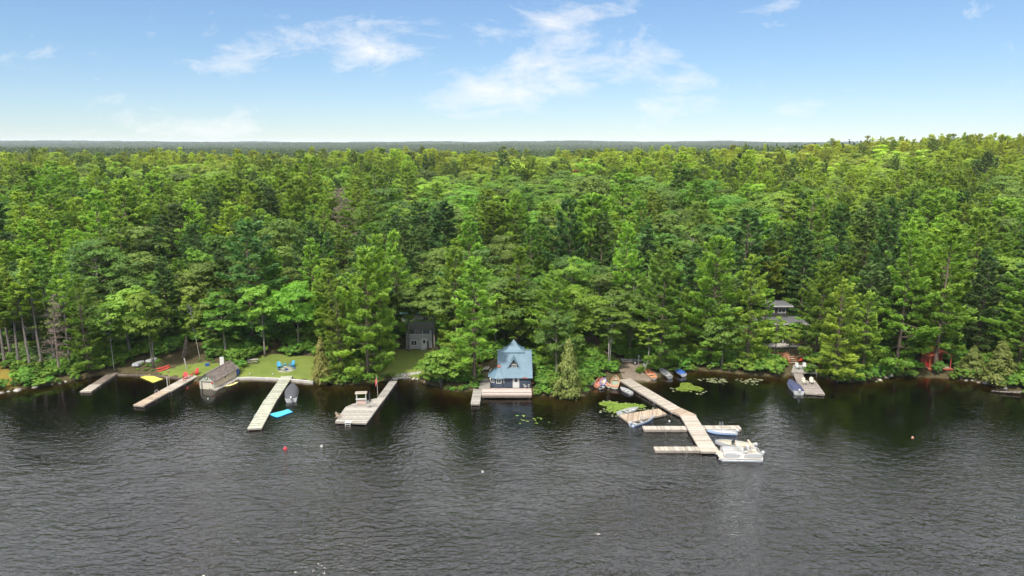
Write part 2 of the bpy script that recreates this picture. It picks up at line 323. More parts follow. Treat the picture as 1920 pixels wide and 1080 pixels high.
# water: a closed body over the lake bed; tea-coloured water soaks up the light with depth
def water_mat():
    m = bpy.data.materials.new('lake_water'); m.use_nodes = True; t = m.node_tree; t.nodes.clear()
    g = N(t, 'ShaderNodeNewGeometry')
    def wave(sx_, sy_, rz, detail, rough, dist=0.6):
        mp_ = N(t, 'ShaderNodeMapping'); mp_.inputs['Scale'].default_value = (sx_, sy_, 1); mp_.inputs['Rotation'].default_value = (0, 0, rz)
        n_ = N(t, 'ShaderNodeTexNoise', inp={'Scale': 1.0, 'Detail': detail, 'Roughness': rough, 'Distortion': dist})
        t.links.new(g.outputs['Position'], mp_.inputs[0]); t.links.new(mp_.outputs[0], n_.inputs['Vector']); return n_.outputs['Fac']
    big = wave(.03, .055, .3, 3, .55); w1 = wave(.55, 1.15, -.4, 2, .5); w2 = wave(1.5, 2.8, .3, 2, .55); w3 = wave(.13, .30, -.25, 2, .5)
    sep = N(t, 'ShaderNodeSeparateXYZ'); t.links.new(g.outputs['Position'], sep.inputs[0])
    lee = N(t, 'ShaderNodeMapRange', inp={1: 112.0, 2: 70.0, 3: 0.06, 4: 1.0}); t.links.new(sep.outputs[1], lee.inputs[0])   # calm in the lee of the trees
    amp = math_n(t, 'MULTIPLY', lee.outputs[0], math_n(t, 'MAXIMUM', math_n(t, 'MULTIPLY_ADD', big, 2.6, -0.4), 0.15))
    h = math_n(t, 'ADD', math_n(t, 'MULTIPLY', w1, 0.42), math_n(t, 'ADD', math_n(t, 'MULTIPLY', w2, 0.22), math_n(t, 'MULTIPLY', w3, 0.15)))
    h = math_n(t, 'MULTIPLY', h, amp)
    bp = N(t, 'ShaderNodeBump', inp={'Strength': 1.0, 'Distance': WAVE}); t.links.new(h, bp.inputs['Height'])
    gl = N(t, 'ShaderNodeBsdfGlossy', inp={'Roughness': 0.11, 'Color': (1, 1, 1, 1)}); t.links.new(bp.outputs[0], gl.inputs['Normal'])
    tr = N(t, 'ShaderNodeBsdfTransparent', inp={'Color': (.93, .93, .92, 1)})
    fr = N(t, 'ShaderNodeFresnel', inp={'IOR': 1.64}); t.links.new(bp.outputs[0], fr.inputs['Normal'])
    ms = N(t, 'ShaderNodeMixShader'); t.links.new(fr.outputs[0], ms.inputs[0]); t.links.new(tr.outputs[0], ms.inputs[1]); t.links.new(gl.outputs[0], ms.inputs[2])
    va = N(t, 'ShaderNodeVolumeAbsorption', inp={'Color': (.80, .72, .48, 1), 'Density': 4.2})
    o = N(t, 'ShaderNodeOutputMaterial'); t.links.new(ms.outputs[0], o.inputs['Surface']); t.links.new(va.outputs[0], o.inputs['Volume'])
    return m
WAVE = 0.84
wb = MB(); wb.box((0, -1440, -4.0), (7000, 3220, 8.0))
tag(wb.build('lake_water', water_mat()), kind='structure')
# ------------------------------------------------------------------ trees
PINE = leaf_mat('pine_needles', (0.113,0.222,0.028), (0.243,0.378,0.046), (0.356,0.420,0.045), .40, .36, .8)
BROAD = leaf_mat('broad_leaves', (0.078,0.178,0.022), (0.173,0.314,0.036), (0.335,0.432,0.040), .42, .34, .75)
BROAD2 = leaf_mat('bright_maple_leaves', (0.113,0.210,0.026), (0.221,0.348,0.045), (0.367,0.432,0.050), .44, .25, .6)
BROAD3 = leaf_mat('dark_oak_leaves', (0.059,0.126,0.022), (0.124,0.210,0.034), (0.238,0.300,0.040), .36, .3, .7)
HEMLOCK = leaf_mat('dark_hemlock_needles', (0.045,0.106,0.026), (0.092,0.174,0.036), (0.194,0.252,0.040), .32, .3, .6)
CEDAR = leaf_mat('cedar_sprays', (0.123,0.152,0.032), (0.217,0.232,0.061), (0.246,0.246,0.058), .28, .12, .3)
SHRUB = leaf_mat('shrub_leaves', (0.078,0.182,0.023), (0.164,0.313,0.041), (0.219,0.295,0.043), .38, .3, .4)
DEADM = mat('dead_wood', (.20,.155,.13), .9, noise=.3, nscale=3, spec=.2)
RUST = leaf_mat('rusty_needles', (.22,.10,.05), (.30,.13,.06), (.30,.13,.06), .25, .15, 0)
BARK = mat('pine_bark', (.115,.088,.068), .95, noise=.35, nscale=5, spec=.15, bump=.6, bscale=9, stretch=(1,1,.25))
BARKG = mat('grey_bark', (.15,.135,.118), .92, noise=.3, nscale=4, spec=.15, bump=.4, bscale=9, stretch=(1,1,.3))
BIRCH = mat('birch_bark', (.30,.28,.25), .8, col2=(.44,.42,.38), nscale=5, spec=.2, stretch=(.6,.6,2))

def cards(P, D, Nn, L, Wd, T):
    """diamond leaf sprays: centre, length direction, facing, length, width, tint"""
    D = D/np.linalg.norm(D, axis=1, keepdims=True); B = np.cross(Nn, D); B /= (np.linalg.norm(B, axis=1, keepdims=True)+1e-9)
    l = D*L[:, None]/2; w = B*Wd[:, None]/2; n = len(P); nn = np.cross(D, B)*(Wd*0.18)[:, None]
    V = np.stack([P-l, P+w*1.0+l*.1-nn, P+l, P-w*1.0+l*.1-nn], 1).reshape(-1, 3)
    return V, np.arange(4*n).reshape(n, 4), np.repeat(T, 4)
class Crown:
    def __init__(s): s.P=[]; s.D=[]; s.N=[]; s.L=[]; s.W=[]; s.T=[]
    def add(s, P, D, Nn, L, W, T):
        s.P.append(P); s.D.append(D); s.N.append(Nn); s.L.append(L); s.W.append(W); s.T.append(T)
    def mesh(s, name, m):
        a = [np.concatenate(q) for q in (s.P, s.D, s.N, s.L, s.W, s.T)]
        V, Fq, T = cards(*a); return mesh_np(name, V, Fq, [m], T)
def trunk_mb(rng, h, r0, lean=0.02, top=0.94, n=7):
    mb = MB(1); k = 9; ph = rng.uniform(0, 6.28); pts = []; rad = []
    for i in range(k):
        t = i/(k-1); pts.append((lean*h*t*math.cos(ph)+.10*math.sin(3*t+ph)*t, lean*h*t*math.sin(ph)+.10*math.cos(2.5*t+ph)*t, h*top*t - .25*(i == 0)))
        rad.append(r0*((1-t)**.85*.93+.07)*(1.28 if i == 0 else 1))
    mb.csm = True; mb.tube(pts, rad, n, tint=.5)
    def axis(z):
        t = min(max(z/(h*top), 0), 1); return np.array([lean*h*t*math.cos(ph)+.10*math.sin(3*t+ph)*t, lean*h*t*math.sin(ph)+.10*math.cos(2.5*t+ph)*t, z])
    return mb, axis
def gen_pine(seed, h=24., r=5.2, bare=.18, dens=1., bark=None, leafm=None, stubs=0, step=1.0, sprayw=1.0):
    rng = np.random.default_rng(seed); mb, axis = trunk_mb(rng, h, .30*h/22); C = Crown()
    az1 = rng.uniform(0, 6.28); asym = rng.uniform(.05, .3); z = h*bare; z0 = z; tl = rng.uniform(.5, .8)
    while z < h*.985:
        t = (z-z0)/(h-z0); Lm = r*((1-t)**tl)*(.55+.45*min(1, t/.22)) + .45
        Lm *= rng.uniform(.72, 1.12); nb = rng.integers(4, 7); a0 = rng.uniform(0, 6.28)
        for k in range(nb):
            if rng.random() < .13: continue
            az = a0+6.283*k/nb+rng.normal(0, .22); L = Lm*rng.uniform(.55, 1.08)*(1+asym*math.cos(az-az1))
            o = np.array([math.cos(az), math.sin(az), 0]); pe = np.array([-o[1], o[0], 0]); b = axis(z)
            sl = -.10+.62*t+rng.normal(0, .09); up = rng.uniform(.10, .26)
            q = lambda s: b + np.outer(s*L, o) + np.outer(L*(sl*s - .14*s*s*(1-t) + up*s**3), [0,0,1])
            if L > 1.2: 
                pp = q(np.array([0, .35, .7])); mb.tube([tuple(x) for x in pp], [.045*L**.5+.015, .03*L**.5, .012], 3, tint=.5, cap=False)
            n = int(dens*(7+15*L)); s = .22+.78*np.sqrt(rng.random(n)); wd = .40*L*(1.18-s)
            # boughs: foliage gathers on a few side twigs, leaving slits between them
            tw = np.round(s*5+rng.normal(0, .18, n))/5; lat = rng.uniform(-1, 1, n)*wd
            P = q(np.clip(tw*.5+s*.5, .1, 1.02)) + lat[:, None]*pe + np.abs(lat)[:, None]*o*.35
            P[:, 2] += rng.normal(0, .07, n)*(.5+.25*L) - .10*np.abs(lat) 
            D = o[None]*rng.uniform(.4, 1, (n, 1)) + pe[None]*(np.sign(lat)*rng.uniform(.2, .9, n))[:, None] + np.array([0, 0, 1])*rng.uniform(.0, .45, (n, 1))
            Nn = np.array([0, 0, .70]) + rng.normal(0, .22, (n, 3)) + o*.55 + rng.normal(0, .18, 3)
            T = np.clip(rng.normal(.45, .22)+rng.normal(0, .1, n), 0, 1)
            for rep in range(3):
                C.add(P+rng.normal(0, .13, (n, 3)), D+rng.normal(0, .3, (n, 3)), Nn+rng.normal(0, .15, (n, 3)), rng.uniform(.40, .78, n)*sprayw, rng.uniform(.12, .23, n)*sprayw, T)
        z += h*rng.uniform(.030, .056)*step*(1.0 if t < .6 else .8)
    n = 26; P = axis(h*.95)+np.stack([rng.normal(0, .12, n), rng.normal(0, .12, n), rng.uniform(-.6, .05*h+.1, n)], -1)
    C.add(P, np.stack([rng.normal(0, .5, n), rng.normal(0, .5, n), np.ones(n)], -1), rng.normal(0, 1, (n, 3)), np.full(n, .6), np.full(n, .2), np.full(n, .6))
    for k in range(stubs):                       # dead lower limbs left on the stem
        zz = rng.uniform(.12, bare+.1)*h; az = rng.uniform(0, 6.28); L = rng.uniform(.8, 2.6); o = np.array([math.cos(az), math.sin(az), rng.uniform(-.15, .25)]); b = axis(zz)
        mb.tube([b, b+o*L*.6, b+o*L+np.array([0, 0, -.15])], [.04, .025, .01], 3, tint=.8, cap=False)
    return mb.mesh('trunk', bark or BARK), C.mesh('crown', leafm or PINE), h
def gen_broad(seed, h=18., r=4.6, cb=.28, lobes=22, bark=None, leafm=None, leaf=.36, sub=11, per=32, flat=.0, trunks=1, r0=None):
    rng = np.random.default_rng(seed); mb, axis = trunk_mb(rng, h*.8, r0 or .24*h/18, .03); C = Crown()
    if trunks > 1:
        for k in range(1, trunks):
            a = rng.uniform(0, 6.28); d = Vector((math.cos(a), math.sin(a), 0)); mb.csm = True
            mb.tube([d*.35-Vector((0,0,.2)), d*.5+Vector((0,0,h*.25)), d*.75+Vector((0,0,h*.5))], [(r0 or .16), (r0 or .16)*.75, .02], 6, tint=.5)
    zc = h*(cb+1)/2; H2 = h*(1-cb)/2
    for k in range(lobes):
        u = rng.normal(0, 1, 3); u /= np.linalg.norm(u); u[2] = u[2]*.9+.12; rr = rng.uniform(.45, .84)
        pinch = 1-.28*max(0, u[2])-.15*max(0, -u[2])
        c = np.array([u[0]*r*rr*pinch, u[1]*r*rr*pinch, zc+u[2]*H2*rr]); lr = r*rng.uniform(.24, .40)*(1-.2*abs(u[2]))
        b = axis(max(h*cb*.8, min(c[2]-.35*np.hypot(c[0], c[1])-.5, h*.72))); mb.csm = False
        mb.tube([b, (b+c)/2+np.array([0, 0, .15*lr]), c], [.075, .05, .015], 3, tint=.5, cap=False)
        tl = np.clip(rng.normal(.5, .2), 0, 1)
        for j in range(sub):
            w = rng.normal(0, 1, 3); w /= np.linalg.norm(w); w[2] = abs(w[2])*.8-.22 if rng.random() < .8 else w[2]
            cc = c + w*lr*rng.uniform(.6, 1.0)*np.array([1.1, 1.1, .82]); sr = lr*rng.uniform(.30, .5)
            v = rng.normal(0, 1, (per, 3)); v /= np.linalg.norm(v, axis=1, keepdims=True); v[:, 2] = np.where(v[:, 2] < -.3, -v[:, 2], v[:, 2])
            P = cc + v*sr*rng.uniform(.6, 1.05, (per, 1))*np.array([1.15, 1.15, .7])
            Nn = v*.55+w*.5+np.array([0, 0, .35])+rng.normal(0, .22, (per, 3)); D = np.cross(Nn, rng.normal(0, 1, (per, 3)))+np.array([0, 0, -.25])
            C.add(P, D, Nn, leaf*rng.uniform(.7, 1.35, per), leaf*rng.uniform(.5, .95, per), np.clip(tl+rng.normal(0, .1)+rng.normal(0, .12, per), 0, 1))
    return mb.mesh('trunk', bark or BARKG), C.mesh('crown', leafm or BROAD), h
def gen_cedar(seed, h=10., r=3., n=5200):
    rng = np.random.default_rng(seed); mb, axis = trunk_mb(rng, h, .16); C = Crown(); nc = 190
    t = rng.random(nc)**1.25*.97; az = rng.uniform(0, 6.28, nc); rad = r*((1-t)**.8)*(.55+.45*np.minimum(1, t/.12))*rng.uniform(.7, 1.08, nc)
    for k in range(nc):
        o = np.array([math.cos(az[k]), math.sin(az[k]), 0]); m_ = n//nc; s = rng.uniform(.45, 1, m_); pe = np.array([-o[1], o[0], 0])
        P = axis(t[k]*h)+np.outer(s*rad[k], o)+np.outer(rng.normal(0, .20, m_), pe)*(.6+rad[k]*.3)+np.outer(-.30*s*s*rad[k]*.6+rng.normal(0, .22, m_)+.35, [0, 0, 1])
        D = o*.5+np.array([0, 0, -.8])+rng.normal(0, .35, (m_, 3)); Nn = o+np.array([0, 0, .55])+rng.normal(0, .35, (m_, 3))
        C.add(P, D, Nn, rng.uniform(.3, .6, m_), rng.uniform(.14, .26, m_), np.clip(rng.normal(.5, .22)+rng.normal(0, .12, m_), 0, 1))
    return mb.mesh('trunk', BARK), C.mesh('crown', CEDAR), h
def gen_dead(seed, h=18., r=4., twig=26, leafm=None, droop=.0):
    rng = np.random.default_rng(seed); mb, axis = trunk_mb(rng, h, .24); mb2 = MB(2); z = h*.22; C = Crown()
    while z < h*.96:
        t = (z-h*.22)/(h*.78)
        for k in range(rng.integers(2, 5)):
            az = rng.uniform(0, 6.28); L = (r*(1-t)**.7+.4)*rng.uniform(.5, 1.1); o = np.array([math.cos(az), math.sin(az), rng.uniform(-.05, .45)]); b = axis(z)
            mb2.tube([b, b+o*L*.5, b+o*L+np.array([0, 0, -.1*L])], [.06, .04, .012], 3, cap=False)
            for j in range(int(2+L*2.2)):
                s = rng.uniform(.3, 1); p = b+o*L*s; q = p+np.array([rng.normal(0, .5), rng.normal(0, .5), rng.normal(.1, .25)])*.35*L
                mb2.tube([p, q], [.022, .008], 3, cap=False)
                n = twig; P = p+(q-p)*rng.random((n, 1))*1.15+rng.normal(0, .14, (n, 3)); 
                C.add(P, (q-p)[None]+rng.normal(0, .35, (n, 3)), rng.normal(0, 1, (n, 3)), rng.uniform(.25, .6, n), rng.uniform(.02, .05, n) if leafm is None else rng.uniform(.06, .16, n), rng.random(n))
        z += h*rng.uniform(.03, .05)
    me = mb2.mesh('bare_limbs', DEADM)
    return mb.mesh('trunk', DEADM), me, h, C.mesh('twigs', leafm or DEADM)

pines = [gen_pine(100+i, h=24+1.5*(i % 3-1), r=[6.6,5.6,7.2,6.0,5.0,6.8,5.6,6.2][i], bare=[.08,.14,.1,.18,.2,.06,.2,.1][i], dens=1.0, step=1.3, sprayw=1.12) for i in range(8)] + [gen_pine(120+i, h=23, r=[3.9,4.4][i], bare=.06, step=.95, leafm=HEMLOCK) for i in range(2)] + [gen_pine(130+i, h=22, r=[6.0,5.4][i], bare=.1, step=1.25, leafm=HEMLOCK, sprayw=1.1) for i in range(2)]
leggy = [gen_pine(300+i, h=21, r=3.0, bare=[.58,.5,.64][i], stubs=34, bark=BARKG) for i in range(3)]
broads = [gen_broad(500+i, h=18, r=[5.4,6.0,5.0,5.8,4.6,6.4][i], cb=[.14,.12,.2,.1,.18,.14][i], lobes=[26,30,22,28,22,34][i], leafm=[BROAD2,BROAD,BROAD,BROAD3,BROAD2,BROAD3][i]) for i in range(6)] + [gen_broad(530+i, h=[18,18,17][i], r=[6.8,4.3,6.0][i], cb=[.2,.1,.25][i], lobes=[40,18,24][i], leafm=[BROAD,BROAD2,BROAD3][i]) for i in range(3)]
twin = gen_broad(560, h=13, r=4.7, cb=.30, lobes=26, trunks=2, leaf=.46, r0=.13)
birchp = [gen_broad(570+i, h=15, r=2.5, cb=.24, lobes=26, bark=BIRCH, leaf=.36, sub=8, per=22, trunks=1+i, r0=.06) for i in range(2)]
cedars = [gen_cedar(600+i, 10, 3.1) for i in range(2)]
shrubs = [gen_broad(650+i, h=2.4, r=1.7, cb=.02, lobes=12, leafm=SHRUB, leaf=.26, sub=8, per=20, r0=.05) for i in range(4)]
bigbush = gen_broad(680, h=9.0, r=4.4, cb=.03, lobes=44, leafm=SHRUB, leaf=.40, sub=11, per=24, trunks=3, r0=.12)
hang = gen_broad(690, h=15, r=4.6, cb=.40, lobes=28, leafm=BROAD3)
deads = [gen_dead(700), gen_dead(701, h=18, r=3.6, leafm=RUST), gen_dead(702, h=16, r=2.5, twig=8)]

def plant(name, proto, label, cat, x, y, h, w=None, rz=None, group=None, lean=(0, 0), z=None, rng=random.Random(5)):
    """one tree: an Empty at the foot with its trunk and crown; h = height, w = width factor against the pattern tree"""
    zz = gz(x, y) if z is None else z
    e = thing(name, label, cat, (x, y, zz-.05), rng.uniform(0, 6.28) if rz is None else rz, group)
    k = h/proto[2]; wk = k if w is None else w; e.scale = (wk, wk, k)
    if lean != (0, 0): e.rotation_euler = (lean[1], lean[0], e.rotation_euler[2])
    link('trunk', proto[0], e)
    c = link('crown' if len(proto) == 3 else 'bare_limbs', proto[1], e)
    if len(proto) == 4: tag(c, kind='stuff'); tag(link('twigs', proto[3], c), kind='stuff')
    return e
def plant_px(name, proto, label, cat, px, py, ptop, hw=None, radius=None, **kw):
    """stand a tree where its foot is seen in the photograph, as tall as its top is seen"""
    p = ground(px, py); h = top_z(p.y, ptop)-p.z; w = None
    if hw and radius: w = hw/pxm((p.x, p.y, p.z+h*.4))/radius
    return plant(name, proto, label, cat, p.x, p.y, h, w, z=p.z, **kw), p

front = []     # feet of the trees placed one by one: (x, y, clear radius)
def T(name, proto, label, cat, px, py, ptop, hw, radius, **kw):
    e, p = plant_px(name, proto, label, cat, px, py, ptop, hw, radius, **kw); front.append((p.x, p.y, hw/pxm(p)*.55)); return e
PT, BT = 'pine_tree', 'broadleaf_tree'
# left shore
for px, py, tp, k, lb in [(10,690,512,0,'bare-stemmed pine at the far left edge of the photo'), (36,688,520,1,'second bare-stemmed pine from the left edge, behind the mossy bank'),
        (58,694,532,2,'short bare-stemmed pine with pale trunk near the mossy bank'), (80,690,488,0,'tall bare-stemmed pine left of the leaning dead pine'),
        (132,690,478,1,'bare-stemmed pine just right of the leaning dead pine'), (22,676,478,2,'bare-stemmed pine rising behind the mossy bank'), (104,682,470,0,'tallest bare-stemmed pine of the left shore grove')]:
    T(PT, leggy[k], lb, 'tree', px, py, tp, 30, 3.0)
T('dead_pine', deads[2], 'pale dead pine with bare side branches leaning over the left shore', 'tree', 112, 704, 548, 26, 2.5, lean=(-.07, 0))
T(PT, pines[5], 'dense dark green pine with low boughs left of the weathered short dock', 'tree', 168, 700, 512, 46, 6.8)
T(BT, birchp[0], 'slim tree with thin grey stem at the shore end of the short dock', 'tree', 214, 694, 560, 24, 2.5)
T(BT, twin, 'bright green twin-stemmed maple behind the red kayaks', 'tree', 287, 690, 538, 52, 4.7)
T('birch_tree', birchp[0], 'white birch leaning left above the boathouse', 'tree', 376, 676, 535, 22, 2.5, lean=(-.10, 0))
T(BT, broads[2], 'fresh green maple standing right behind the boathouse', 'tree', 425, 670, 540, 48, 5.0)
T(BT, broads[4], 'tall dark broadleaf tree with pale stem at the back of the lawn', 'tree', 497, 668, 500, 42, 4.6)
T(BT, broads[0], 'bright yellow-green maple above the boathouse', 'tree', 388, 618, 452, 42, 5.4)
T(BT, broads[5], 'large rounded oak above the lawn with blue chairs', 'tree', 532, 590, 398, 80, 6.4)
T(BT, broads[1], 'dark leafy tree at the rear of the blue chairs lawn', 'tree', 560, 660, 500, 50, 6.0)
# centre
T(PT, pines[0], 'tall bright pine at the water with bare lower trunk, left of the grey cottage', 'tree', 690, 712, 462, 72, 6.6)
T(PT, pines[1], 'slimmer pine close behind the tall shoreline pine beside the grey cottage', 'tree', 714, 690, 440, 52, 5.6)
T(PT, pines[5], 'broad low-boughed pine between the lawn and the tall shoreline pine', 'tree', 640, 702, 520, 48, 6.8)
T(PT, pines[3], 'pine behind the left corner of the grey cottage', 'tree', 744, 652, 430, 50, 6.0)
T(PT, pines[7], 'yellowish green pine at the right corner of the grey cottage', 'tree', 856, 655, 448, 52, 6.2)
T(PT, pines[6], 'tall pine with exposed grey trunk leaning beside the blue-roofed cottage', 'tree', 889, 722, 478, 66, 5.6, lean=(.03, 0))
T(BT, hang, 'dark leafy tree spreading over the left corner of the grey cottage', 'tree', 766, 658, 520, 46, 4.6)
T(BT, hang, 'dark leafy tree spreading over the right corner of the grey cottage', 'tree', 815, 657, 530, 46, 4.6, rz=2.0)
T('cedar_tree', cedars[0], 'small cedar at the left foot of the tall shoreline pine', 'tree', 604, 717, 632, 26, 3.1)
T('leafy_bush', bigbush, 'large round bush overhanging the water left of the blue-roofed cottage', 'bush', 828, 724, 655, 44, 4.4)
T('cedar_tree', cedars[1], 'yellow-green conical cedar at the water right of the blue-roofed cottage', 'tree', 1062, 742, 638, 36, 3.1)
T(PT, pines[2], 'wide bushy pine behind the yellow-green cedar', 'tree', 1040, 690, 504, 66, 7.2)
T(PT, pines[4], 'pine directly behind the roof of the blue-roofed cottage', 'tree', 968, 668, 462, 44, 5.0)
T('birch_tree', birchp[1], 'light green birch over the dirt track by the canoe landing', 'tree', 1142, 694, 545, 42, 2.5)
T(PT, pines[6], 'tall thin-crowned pine with bare trunk above the dirt track', 'tree', 1166, 640, 415, 44, 5.6)
T(PT, pines[2], 'broad pine with a tangled top over the orange rowboat', 'tree', 1236, 692, 462, 72, 7.2)
T(BT, birchp[1], 'thin pale twin stems at the bow of the orange rowboat', 'tree', 1213, 694, 580, 28, 2.5)
T(PT, pines[0], 'wide pine behind the blue covered rowboat', 'tree', 1330, 684, 440, 66, 6.6)
T(PT, pines[1], 'pine leaning over the left side of the dark flat-roofed cottage', 'tree', 1400, 688, 478, 46, 5.6)
T(BT, broads[3], 'leafy maple over the water left of the dark flat-roofed cottage', 'tree', 1352, 692, 560, 46, 5.8)
T('birch_tree', birchp[1], 'small white-stemmed birch clump in front of the dark flat-roofed cottage', 'tree', 1494, 664, 590, 24, 2.5)
T(PT, pines[4], 'slim pine in front of the left part of the dark flat-roofed cottage', 'tree', 1428, 668, 540, 30, 5.0)
T(BT, broads[4], 'small leafy tree in front of the right end of the dark flat-roofed cottage', 'tree', 1478, 668, 600, 22, 4.6)
T(BT, broads[2], 'leafy sapling screening the middle of the dark flat-roofed cottage', 'tree', 1452, 674, 590, 26, 5.0)
# right
T(PT, pines[5], 'broad pine sweeping to the water right of the navy covered boat', 'tree', 1566, 712, 520, 56, 6.8)
T(PT, pines[3], 'pine with pale stem between the broad shoreline pine and the bright tall pine', 'tree', 1616, 708, 545, 48, 6.0)
T(PT, pines[7], 'bright yellow-green tall pine left of the red gazebo', 'tree', 1678, 700, 428, 66, 6.2)
T(PT, pines[6], 'open-crowned pine whose leaning trunk stands before the red gazebo', 'tree', 1752, 698, 412, 74, 5.6, lean=(.10, 0))
T(PT, pines[1], 'pine at the right edge of the photo with bare lower trunk', 'tree', 1908, 690, 470, 60, 5.6)
T('cedar_tree', cedars[0], 'yellowish cedar beside the driftwood at the right edge', 'tree', 1872, 716, 640, 40, 3.1)
T('cedar_tree', cedars[1], 'low cedar right of the red gazebo', 'tree', 1822, 704, 650, 34, 3.1)
for k, (px, tp, yy) in enumerate([(1700,262,420),(1722,258,430),(1762,256,410),(1788,250,400),(1800,252,415),(1832,254,405),(1846,250,420),(1858,252,395),(1893,247,400),(1903,252,415),(1428,268,470),(1560,262,450)]):
    x = (px-CX)/F*(yy*cp+8); z_ = float(terr(x, yy)); plant(PT, leggy[k % 3], 'thin tall pine whose top stands out against the sky at right', 'tree', x, yy, min(30, max(12, top_z(yy, tp)-z_)), .8, group='pine tops on the right skyline')
T('dead_pine', deads[0], 'large brown dead pine with bare spreading limbs in mid forest', 'tree', 643, 470, 350, 40, 4.0)
T('dead_pine', deads[1], 'rust-red dead pine standing in the far forest', 'tree', 1078, 372, 316, 14, 3.6)
T('dead_pine', deads[1], 'low rust-coloured dying tree on the slope above the dark flat-roofed cottage', 'tree', 1310, 395, 343, 18, 3.6)
T('dead_pine', deads[0], 'greyish dead pine in the forest above the boathouse', 'tree', 282, 520, 420, 30, 4.0)
T('dead_pine', deads[2], 'bare dead tree top in the far forest right of the rust-red dead pine', 'tree', 1182, 385, 325, 14, 2.5)

# forest: the trees that show largest one by one, those farther off together
BANK = gpoly([(222,704),(232,682),(262,668),(330,668),(336,640),(362,640),(366,668),(440,676),(446,706),(400,708),(330,706)])
CLEAR = [LAWN_A, LAWN_B, LAWN_C, ROAD, MOSS, BANK]
def rect_clear(px0, px1, py, depth, m=1.0):
    a, b = ground(px0, py), ground(px1, py); return [(a.x-m, a.y-m-9), (b.x+m, a.y-m-9), (b.x+m, a.y+depth), (a.x-m, a.y+depth)]
CLEAR += [rect_clear(758, 814, 655, 7), rect_clear(905, 1000, 728, 11, 1.5), rect_clear(1412, 1502, 640, 9), rect_clear(1480, 1530, 690, 5), rect_clear(1728, 1785, 690, 5), rect_clear(330, 360, 672, 9)]
rg = np.random.default_rng(11); pts = []
def scatter(y0, y1, sp, jit=.42):
    for y in np.arange(y0, y1, sp*.87):
        hw = .95*y+40
        x = np.arange(-hw, hw, sp); n = len(x); pts.append(np.stack([x+rg.uniform(-jit, jit, n)*sp, y+rg.uniform(-jit, jit, n)*sp], -1))
scatter(112, 230, 8.0); scatter(230, 400, 8.2); scatter(400, 660, 8.2)
P_ = np.concatenate(pts); px_, py_ = P_[:, 0], P_[:, 1]; d_ = py_-shore(px_)
ok = (d_ > 4.5)
for P in CLEAR: ok &= ~inpoly(px_, py_, P)
for (x, y, rr) in front: ok &= ((px_-x)**2+(py_-y)**2) > max(2.2, rr)**2
# keep the sight lines to the cottages open as in the photograph
def sight(px0, px1, pb, reach):
    a, b = ground(px0, pb), ground(px1, pb); u = px_/py_; return (u > a.x/a.y) & (u < b.x/b.y) & (py_ < a.y) & (py_ > a.y-reach)
for s_ in [(762,812,656,26), (920,996,722,30), (1432,1500,640,16), (1725,1785,690,10), (335,358,672,14), (612,674,470,30), (1066,1090,372,40), (1292,1328,395,40)]: ok &= ~sight(*s_)
P_ = P_[ok]; d_ = d_[ok]; px_, py_ = P_[:, 0], P_[:, 1]; pz_ = terr(px_, py_)
nzv = np.sin(px_*.031+1.3)+np.sin(py_*.027+px_*.013)+np.sin(px_*.057-py_*.041)+rg.normal(0, .9, len(px_))
kind = np.where(nzv > np.where(d_ > 70, -.45, .0), 1, 0)            # 0 pine, 1 broadleaf
hh = np.where(kind == 0, rg.normal(20, 3.6, len(px_)), rg.normal(16, 3.0, len(px_)))
hh *= .78+.22*ss(d_, 5, 26); hh = np.clip(hh, 9, 27)
em = (kind == 0) & (rg.random(len(px_)) < .035) & (py_ < 420); hh[em] += 4.0
wid = rg.uniform(.85, 1.42, len(px_))*np.where(kind == 1, 1.15, 1.0)
dk = rg.random(len(px_)) < np.where(d_ < 55, .62, .22)     # dark leaf kinds crowd behind the front trees, forest shade put into colour
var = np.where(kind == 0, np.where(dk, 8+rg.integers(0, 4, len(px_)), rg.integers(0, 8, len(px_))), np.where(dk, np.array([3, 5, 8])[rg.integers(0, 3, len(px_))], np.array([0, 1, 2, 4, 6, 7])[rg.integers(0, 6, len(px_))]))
infr = np.abs(px_/py_) < .76
dist = np.where(infr, np.hypot(px_, py_), 1e9)
areas = [(-.50, 'beyond the left bank of bare-stemmed pines'), (-.34, 'on the slope above the boathouse'), (-.17, 'on the slope above the lawn with blue chairs'), (-.04, 'on the slope above the grey cottage'),
         (.09, 'on the slope above the blue-roofed cottage'), (.26, 'on the slope above the branching dock'), (.44, 'on the slope above the dark flat-roofed cottage'), (9, 'on the slope above the red gazebo')]
single = np.zeros(len(px_), bool)
for k in (0, 1):
    I = np.where(kind == k)[0]; I = I[np.argsort(dist[I])][:262 if k == 0 else 285]; single[I] = True
for i in np.where(single)[0]:
    k = kind[i]; u = px_[i]/py_[i]; ar = next(a for lim, a in areas if u < lim); row = 'near the shore' if d_[i] < 22 else 'deep in the forest'
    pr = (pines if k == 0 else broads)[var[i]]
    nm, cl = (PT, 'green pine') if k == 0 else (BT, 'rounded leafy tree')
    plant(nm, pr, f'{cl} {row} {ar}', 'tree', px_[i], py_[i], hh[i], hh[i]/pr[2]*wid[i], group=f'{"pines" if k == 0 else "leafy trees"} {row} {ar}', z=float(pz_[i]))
REST = ~single

